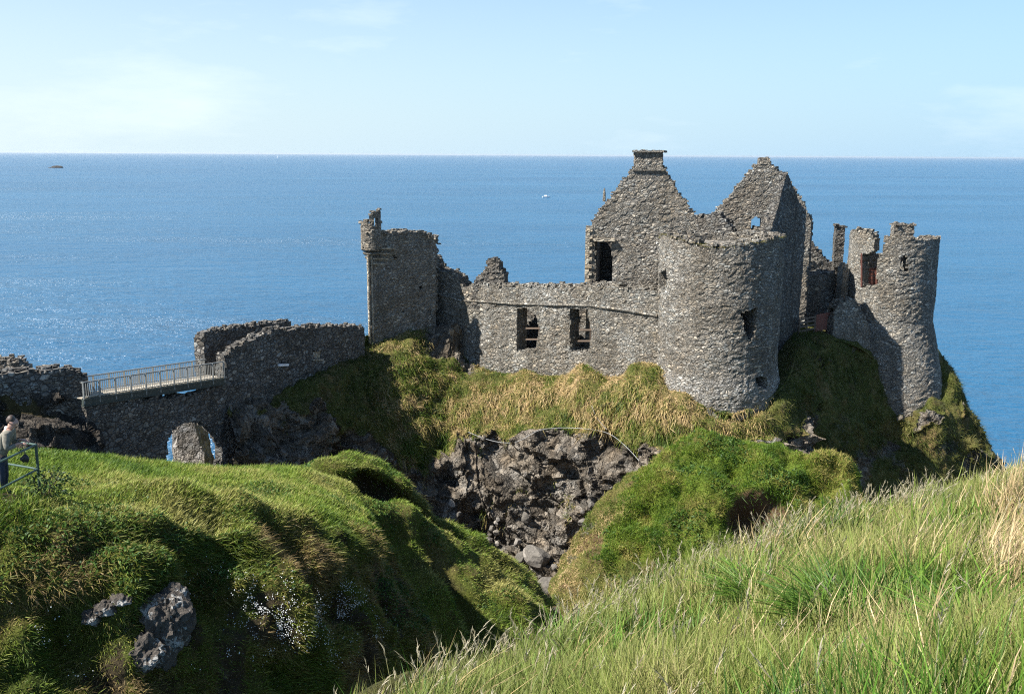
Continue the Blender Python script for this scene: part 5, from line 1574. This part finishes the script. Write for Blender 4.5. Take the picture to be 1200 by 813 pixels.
def leafy(name, label, cat, base, h, n_, leaf, cols, spread):
    t = thing(name, label, cat, tuple(base))
    mb = MB()
    for i in range(7):
        d = np.array([rng.normal(0, spread * 0.5), rng.normal(0, spread * 0.5), h * rng.uniform(0.6, 0.95)])
        mb.tube([base - np.array([0, 0, 0.1]), base + d * 0.5, base + d], [0.012, 0.009, 0.004], 5)
    mb.build('stem', M['wood'], t)
    b = Blades()
    ph = rng.uniform(0, 2 * np.pi, n_); r = spread * np.sqrt(rng.random(n_)); z = h * rng.uniform(0.1, 0.95, n_) * np.sqrt(np.clip(1.05 - (r / spread) ** 2 * 0.6, 0, 1))
    p = base + np.stack([r * np.cos(ph), r * np.sin(ph), z], 1)
    d = np.stack([np.cos(ph), np.sin(ph), rng.uniform(0, 1.0, n_)], 1) + rng.normal(0, 0.5, (n_, 3))
    b.add(p, d, np.tile(np.array([0, 0, -0.5]), (n_, 1)), leaf * rng.uniform(0.6, 1.3, n_), leaf * 0.55 * np.ones(n_), palette(rng.random(n_), cols), segs=3, root=0.6)
    b.build('leaves', kind='stuff', parent=t)
    return t
DKG = [(0, (0.02, 0.045, 0.010)), (0.6, (0.045, 0.085, 0.018)), (1, (0.08, 0.12, 0.03))]
p, _ = surf_at(G1, 56, 583)
leafy('shrub', 'dark leafy clump growing beside the corner post of the handrail', 'shrub', p, 0.75, 420, 0.09, DKG, 0.5)
def clump(name, label, u, v, n_, h, wd, cols, spread, lean=0.5):
    base, _ = surf_at(GF, u, v)
    t = tag(None, None) if False else None
    b = Blades()
    ph = rng.uniform(0, 2 * np.pi, n_); r = spread * np.sqrt(rng.random(n_))
    p = base + np.stack([r * np.cos(ph), r * np.sin(ph), np.full(n_, -0.02)], 1)
    d = np.stack([np.cos(ph) * lean, np.sin(ph) * lean, np.ones(n_)], 1) + rng.normal(0, 0.2, (n_, 3))
    bd = np.stack([np.cos(ph) * 0.5 + 0.2, np.sin(ph) * 0.4, -0.45 * np.ones(n_)], 1)
    b.add(p, d, bd, h * rng.uniform(0.6, 1.15, n_), wd * rng.uniform(0.7, 1.2, n_), palette(rng.random(n_), cols), segs=5)
    return b.build(name, label, 'plant', kind='thing')
BRG = [(0, (0.03, 0.075, 0.008)), (0.5, (0.075, 0.15, 0.018)), (1, (0.14, 0.22, 0.03))]
clump('grass_tussock', 'bright green broad-bladed tussock near the lower right corner', 1150, 752, 110, 0.46, 0.018, BRG, 0.2, 0.7)
clump('grass_tussock', 'large dark green tussock in the middle of the near slope', 1015, 735, 900, 0.52, 0.011, [(0, (0.02, 0.055, 0.006)), (0.6, (0.055, 0.115, 0.013)), (1, (0.11, 0.185, 0.025))], 0.42, 0.45)
clump('grass_tussock', 'smaller green tussock up the near slope left of the large dark one', 905, 705, 450, 0.48, 0.011, BRG, 0.34, 0.45)
def sorrel(u, v, label, h=0.3, lean=0.25):
    base, _ = surf_at(GF, u, v)
    t = thing('sorrel', label, 'plant', tuple(base))
    pts = np.array([base + np.array([lean * s_ * s_, 0.02, h * s_]) for s_ in np.linspace(0, 1, 6)])
    mb = MB(); mb.tube(pts, [0.005, 0.0045, 0.004, 0.0035, 0.003, 0.002], 5); mb.build('stem', M['redwood'], t)
    b = Blades(); n_ = 90
    s_ = rng.uniform(0.5, 1, n_); p = base + np.stack([lean * s_ ** 2, np.full(n_, 0.02), h * s_], 1)
    b.add(p, rng.normal(0, 1, (n_, 3)) + np.array([0.3, 0, 0.5]), np.zeros((n_, 3)), rng.uniform(0.010, 0.022, n_), np.full(n_, 0.012), palette(rng.random(n_), [(0, (0.10, 0.035, 0.02)), (1, (0.22, 0.09, 0.045))]), segs=2, root=0.7)
    b.build('seed_head', kind='stuff', parent=t)
sorrel(1118, 755, 'rust-red sorrel head leaning right beside the broad-bladed tussock', 0.22, 0.16)
sorrel(1160, 780, 'rust-red sorrel head below the broad-bladed tussock', 0.2, 0.14)
sorrel(1188, 765, 'rust-red sorrel head at the right edge of the near slope', 0.22, 0.12)
# tall grass stems standing clear against the crag
def tall(u, v, h, dx, label):
    base, _ = surf_at(GF, u, v)
    b = Blades()
    n_ = 3
    b.add(np.tile(base, (n_, 1)) + rng.normal(0, 0.01, (n_, 3)), np.tile(np.array([dx, 0, 1.0]), (n_, 1)) + rng.normal(0, 0.03, (n_, 3)), np.tile(np.array([dx * 0.8, 0, -0.1]), (n_, 1)), h * np.array([1, 0.7, 0.5]), np.full(n_, 0.007), np.tile(np.array([0.3, 0.31, 0.17]), (n_, 1)), segs=5)
    b.build('tall_grass', label, 'plant', kind='thing')
tall(633, 775, 0.62, -0.10, 'tallest pale grass stem against the dark spur')
tall(508, 818, 0.62, 0.03, 'upright pale grass stem left of the others at the bottom edge')
tall(555, 802, 0.5, -0.22, 'leaning pale grass stem at the bottom edge beside the spur')
tall(1050, 600, 0.5, 0.45, 'bent tall grass stem crossing the dark cliff at the right')
tall(1180, 568, 0.75, 0.1, 'tall seeding grass stem in front of the sea at the right edge')
tall(1192, 566, 0.85, -0.05, 'taller seeding grass stem at the far right edge')

# ------------------------------------------------------------------ handrail and walker
c0 = P(47, 577, 20.8); gz = c0[2]
zr = P(47, 521, 20.8)[2]; zm = P(46, 549.5, 20.8)[2]
dA = np.array([-0.92, 0.385]); dB = np.array([-0.17, -1.30]); dB /= np.linalg.norm(dB)
hr = thing('handrail', 'teal painted pipe handrail with a corner post beside the walker', 'handrail', tuple(c0))
cx = c0[:2]
def hp(d, t, z): q = cx + d * t; return np.array([q[0], q[1], z])
for (d, t) in ((dA, 0), (dA, 2.0), (dA, 4.0), (dB, 2.0)):
    mb = MB(); mb.tube([hp(d, t, gz - 0.5), hp(d, t, zr)], 0.032, 10); mb.build('post', M['teal'], hr)
for z in (zr, zm):
    mb = MB(); mb.tube([hp(dA, 4.1, z), hp(dA, 2, z), hp(dA, 0, z)], 0.024, 10); mb.build('rail', M['teal'], hr)
    mb = MB(); mb.tube([hp(dB, 0, z), hp(dB, 1.2, z - 0.0), hp(dB, 2.6, z)], 0.024, 10); mb.build('rail', M['teal'], hr)

def skin(name, V, E, R, mat, parent, sub=2, root=0):
    me = bpy.data.meshes.new(name)
    me.from_pydata([tuple(v) for v in V], E, [])
    import bmesh
    bm = bmesh.new(); bm.from_mesh(me); bm.verts.layers.skin.verify(); bm.to_mesh(me); bm.free()
    sv = me.skin_vertices[0].data
    for i, r in enumerate(R):
        sv[i].radius = (r, r) if np.isscalar(r) else r
        sv[i].use_root = (i == root)
    me.materials.append(mat)
    o = bpy.data.objects.new(name, me)
    COL.objects.link(o)
    o.parent = parent
    m_ = o.modifiers.new('skin', 'SKIN'); m_.use_smooth_shade = True
    s_ = o.modifiers.new('sub', 'SUBSURF'); s_.levels = sub; s_.render_levels = sub
    return o
M['skin'] = simple_mat('skin_tone', (0.45, 0.26, 0.19), 0.55, var=0.06)
M['jacket'] = simple_mat('beige_jacket_cloth', (0.19, 0.172, 0.135), 0.9, var=0.45, scale=18)
M['jeans'] = simple_mat('dark_blue_denim', (0.025, 0.035, 0.06), 0.9, var=0.25, scale=30)
M['hair'] = simple_mat('brown_hair', (0.06, 0.04, 0.028), 0.6, var=0.3, scale=40)
M['black'] = simple_mat('black_leather', (0.02, 0.02, 0.02), 0.5)
fp = P(5, 583, 20.35)
pe = thing('person', 'person in a beige jacket and dark jeans leaning over the handrail with head bowed', 'person', tuple(fp), rz=math.radians(12))
# local frame: x forward (to the right of the photo), y to the left hand, z up
legs = lambda s: [(0.0, 0.10 * s, 0.90), (0.03, 0.115 * s, 0.50), (-0.02, 0.12 * s, 0.09)]
sh = lambda s: (0.20, 0.19 * s, 1.36)
el = lambda s: (0.20, 0.25 * s, 1.08)
wr = lambda s: (0.40, 0.13 * s, 1.16)
V = [(0, 0, 0.95), (0.07, 0, 1.15), (0.17, 0, 1.36), (0.225, 0, 1.45), (0.265, 0, 1.52), (0.30, 0, 1.585), (0.315, 0, 1.66)]
E = [(0, 1), (1, 2), (2, 3), (3, 4), (4, 5), (5, 6)]
R = [0.13, 0.12, 0.12, 0.05, 0.075, 0.092, 0.06]
def addv(v, r, par):
    V.append(v); R.append(r); E.append((par, len(V) - 1)); return len(V) - 1
nz_ = addv((0.395, 0, 1.545), 0.016, 5)
chn = addv((0.35, 0, 1.49), 0.03, 4)
for s in (-1, 1):
    addv((0.285, 0.095 * s, 1.575), 0.018, 5)
    a = addv(sh(s), 0.055, 2); b_ = addv(el(s), 0.043, a); c_ = addv(wr(s), 0.03, b_)
    pm_ = addv((wr(s)[0] + 0.05, wr(s)[1] - 0.02 * s, wr(s)[2] - 0.01), 0.032, c_)
    for f in range(4):
        o1 = (f - 1.5) * 0.021
        a1 = addv((wr(s)[0] + 0.105, wr(s)[1] - 0.03 * s + o1, wr(s)[2] - 0.015), 0.0095, pm_)
        a2 = addv((wr(s)[0] + 0.135 + 0.006 * (f in (1, 2)), wr(s)[1] - 0.035 * s + o1, wr(s)[2] - 0.045), 0.009, a1)
        addv((wr(s)[0] + 0.115, wr(s)[1] - 0.035 * s + o1, wr(s)[2] - 0.07), 0.008, a2)
    t1 = addv((wr(s)[0] + 0.06, wr(s)[1] - 0.06 * s, wr(s)[2] - 0.02), 0.011, pm_)
    addv((wr(s)[0] + 0.095, wr(s)[1] - 0.065 * s, wr(s)[2] - 0.045), 0.0095, t1)
    a = addv(legs(s)[0], 0.075, 0); a = addv(legs(s)[1], 0.05, a); a = addv(legs(s)[2], 0.035, a); addv((0.12, 0.13 * s, 0.04), 0.03, a)
skin('body', V, E, R, M['skin'], pe)
V, E, R = [(0, 0, 0.88), (0.05, 0, 1.05), (0.10, 0, 1.2), (0.17, 0, 1.36), (0.205, 0, 1.43)], [(0, 1), (1, 2), (2, 3), (3, 4)], [(0.17, 0.15), (0.165, 0.14), (0.17, 0.14), (0.16, 0.12), 0.075]
for s in (-1, 1):
    a = addv(sh(s), 0.085, 3); b_ = addv((0.2, 0.23 * s, 1.2), 0.075, a); c_ = addv(el(s), 0.066, b_); addv((0.36, 0.15 * s, 1.143), 0.05, c_)
skin('jacket', V, E, R, M['jacket'], pe)
V, E, R = [(0, 0, 0.95), (0, 0, 0.86)], [(0, 1)], [0.145, 0.13]
for s in (-1, 1):
    a = addv((0.01, 0.095 * s, 0.76), 0.098, 1); b_ = addv(legs(s)[1], 0.073, a); addv((-0.02, 0.12 * s, 0.10), 0.062, b_)
skin('jeans', V, E, R, M['jeans'], pe)
for s in (-1, 1):
    skin('shoe', [(-0.06, 0.12 * s, 0.05), (0.05, 0.125 * s, 0.05), (0.15, 0.135 * s, 0.035)], [(0, 1), (1, 2)], [0.05, 0.048, 0.038], M['black'], pe)
skin('hair', [(0.215, 0, 1.555), (0.255, 0, 1.61), (0.285, 0, 1.645), (0.335, 0, 1.67)], [(0, 1), (1, 2), (2, 3)], [0.078, 0.098, 0.104, 0.075], M['hair'], pe)
skin('collar', [(0.17, 0.085, 1.44), (0.155, 0, 1.47), (0.17, -0.085, 1.44)], [(0, 1), (1, 2)], [0.028, 0.034, 0.028], M['white'], pe)
cm = thing('camera_bag', 'small black bag hanging from the walker\'s hands above the rail', 'bag', tuple(fp + np.array([0.47, 0.06, 0.86])))
V_, T_ = rock_mesh((0.12, 0.07, 0.12), 7, 3, 0.02, 0.9)
mesh_np('pouch', V_ + np.array(cm.location), None, T_, M['black'], cm, smooth=True)
mb = MB(); cl_ = np.array(cm.location)
mb.tube([cl_ + np.array([-0.05, 0, 0.08]), cl_ + np.array([-0.02, 0, 0.2]), cl_ + np.array([0.0, 0.0, 0.27]), cl_ + np.array([0.03, 0, 0.2]), cl_ + np.array([0.05, 0, 0.08])], 0.008, 6)
mb.build('strap', M['black'], cm)

# every upright piece of masonry is a thing of its own
pe.scale = (1.07, 1.07, 1.07)
for o in bpy.data.objects:
    if o.parent is None and o.get('category') and not o.get('kind'): o['kind'] = 'thing'


# ------------------------------------------------------------------ sea air
hm_, hnt, hout = new_mat('sea_haze')
hv = hnt.nodes.new('ShaderNodeVolumePrincipled')
hv.inputs['Color'].default_value = (0.86, 0.93, 1.0, 1)
hv.inputs['Density'].default_value = 2.2e-5
hv.inputs['Anisotropy'].default_value = 0.3
hv.inputs['Density Attribute'].default_value = ''
hnt.links.new(hv.outputs[0], hout.inputs['Volume'])
try: hm_.cycles.homogeneous_volume = True
except Exception: pass
hb = MB(); hb.box((0, 0, 23.0), (64000, 64000, 29.0))
ho = hb.build('haze', hm_, origin=(0, 0, 0))
ho['kind'] = 'stuff'

# ------------------------------------------------------------------ light, sky, camera
cam = bpy.data.cameras.new('camera')
co = bpy.data.objects.new('camera', cam)
COL.objects.link(co)
mw = Matrix(((cr[0], cup[0], -cf[0], 0), (cr[1], cup[1], -cf[1], 0), (cr[2], cup[2], -cf[2], HC), (0, 0, 0, 1)))
co.matrix_world = mw
cam.sensor_width = 36
cam.lens = F / 1200 * 36
cam.clip_end = 100000
cam.clip_start = 0.1
scene.camera = co

sun = bpy.data.lights.new('sun', 'SUN')
sun.energy = 5.0
sun.angle = math.radians(0.53)
sun.color = (1.0, 0.965, 0.905)
so = bpy.data.objects.new('sun', sun)
COL.objects.link(so)
sd = Vector((SUN_AZ[0] * math.cos(SUN_EL), SUN_AZ[1] * math.cos(SUN_EL), math.sin(SUN_EL)))
so.rotation_euler = sd.to_track_quat('Z', 'Y').to_euler()
so.location = sd * 200

w = bpy.data.worlds.new('World')
scene.world = w
w.use_nodes = True
nt = w.node_tree
k = NT(nt)
bg = nt.nodes['Background']
sky = k.n('ShaderNodeTexSky', sky_type='NISHITA')
sky.sun_disc = False
sky.sun_elevation = SUN_EL
sky.sun_rotation = math.atan2(SUN_AZ[0], SUN_AZ[1])
sky.altitude = 0
sky.air_density = 1.0
sky.dust_density = 0.15
sky.ozone_density = 2.0
bg.inputs['Strength'].default_value = 0.062
# thin cirrus, part of the sky itself
tcw = k.n('ShaderNodeTexCoord').outputs['Generated']
mpw = k.n('ShaderNodeMapping'); mpw.inputs['Scale'].default_value = (1.2, 1.2, 5.0)
k.l(tcw, mpw.inputs[0])
cn = k.noise(mpw.outputs[0], 2.3, 6, 0.6)
cl = k.ramp(cn.outputs['Fac'], [(0.56, 0.0), (0.8, 0.45)])
skt = k.mix(1.0, sky.outputs[0], (0.86, 1.02, 1.12), 'MULTIPLY')
# sea haze low in the sky, brighter toward the sun's side
sx = k.n('ShaderNodeSeparateXYZ'); k.l(tcw, sx.inputs[0])
hz = k.ramp(sx.outputs[2], [(0.0, 1.0), (0.06, 0.8), (0.2, 0.35), (0.5, 0.0)])
hcol = k.ramp(k.math('ADD', k.math('MULTIPLY', sx.outputs[0], 0.8), 0.5), [(0.08, (0.62, 0.735, 0.775)), (0.9, (0.38, 0.58, 0.75))])
hcs = k.n('ShaderNodeVectorMath', operation='SCALE'); hcs.inputs['Scale'].default_value = 8.5
k.l(hcol, hcs.inputs[0])
skt = k.mix(hz, skt, hcs.outputs[0])
skc = k.mix(cl, skt, (7.5, 8.2, 8.8))
k.l(skc, bg.inputs['Color'])

vs = scene.view_settings
vs.view_transform = 'Standard'
vs.look = 'None'
vs.exposure = 1.3
vs.gamma = 1
vs.use_curve_mapping = False
scene.render.engine = 'CYCLES'
scene.cycles.use_denoising = False
scene.cycles.filter_width = 1.15
scene.cycles.sample_clamp_direct = 3.5
scene.cycles.sample_clamp_indirect = 1.5
scene.cycles.volume_bounces = 0
scene.cycles.max_bounces = 6
scene.cycles.diffuse_bounces = 4
scene.cycles.glossy_bounces = 2
scene.cycles.transmission_bounces = 2
scene.cycles.transparent_max_bounces = 4
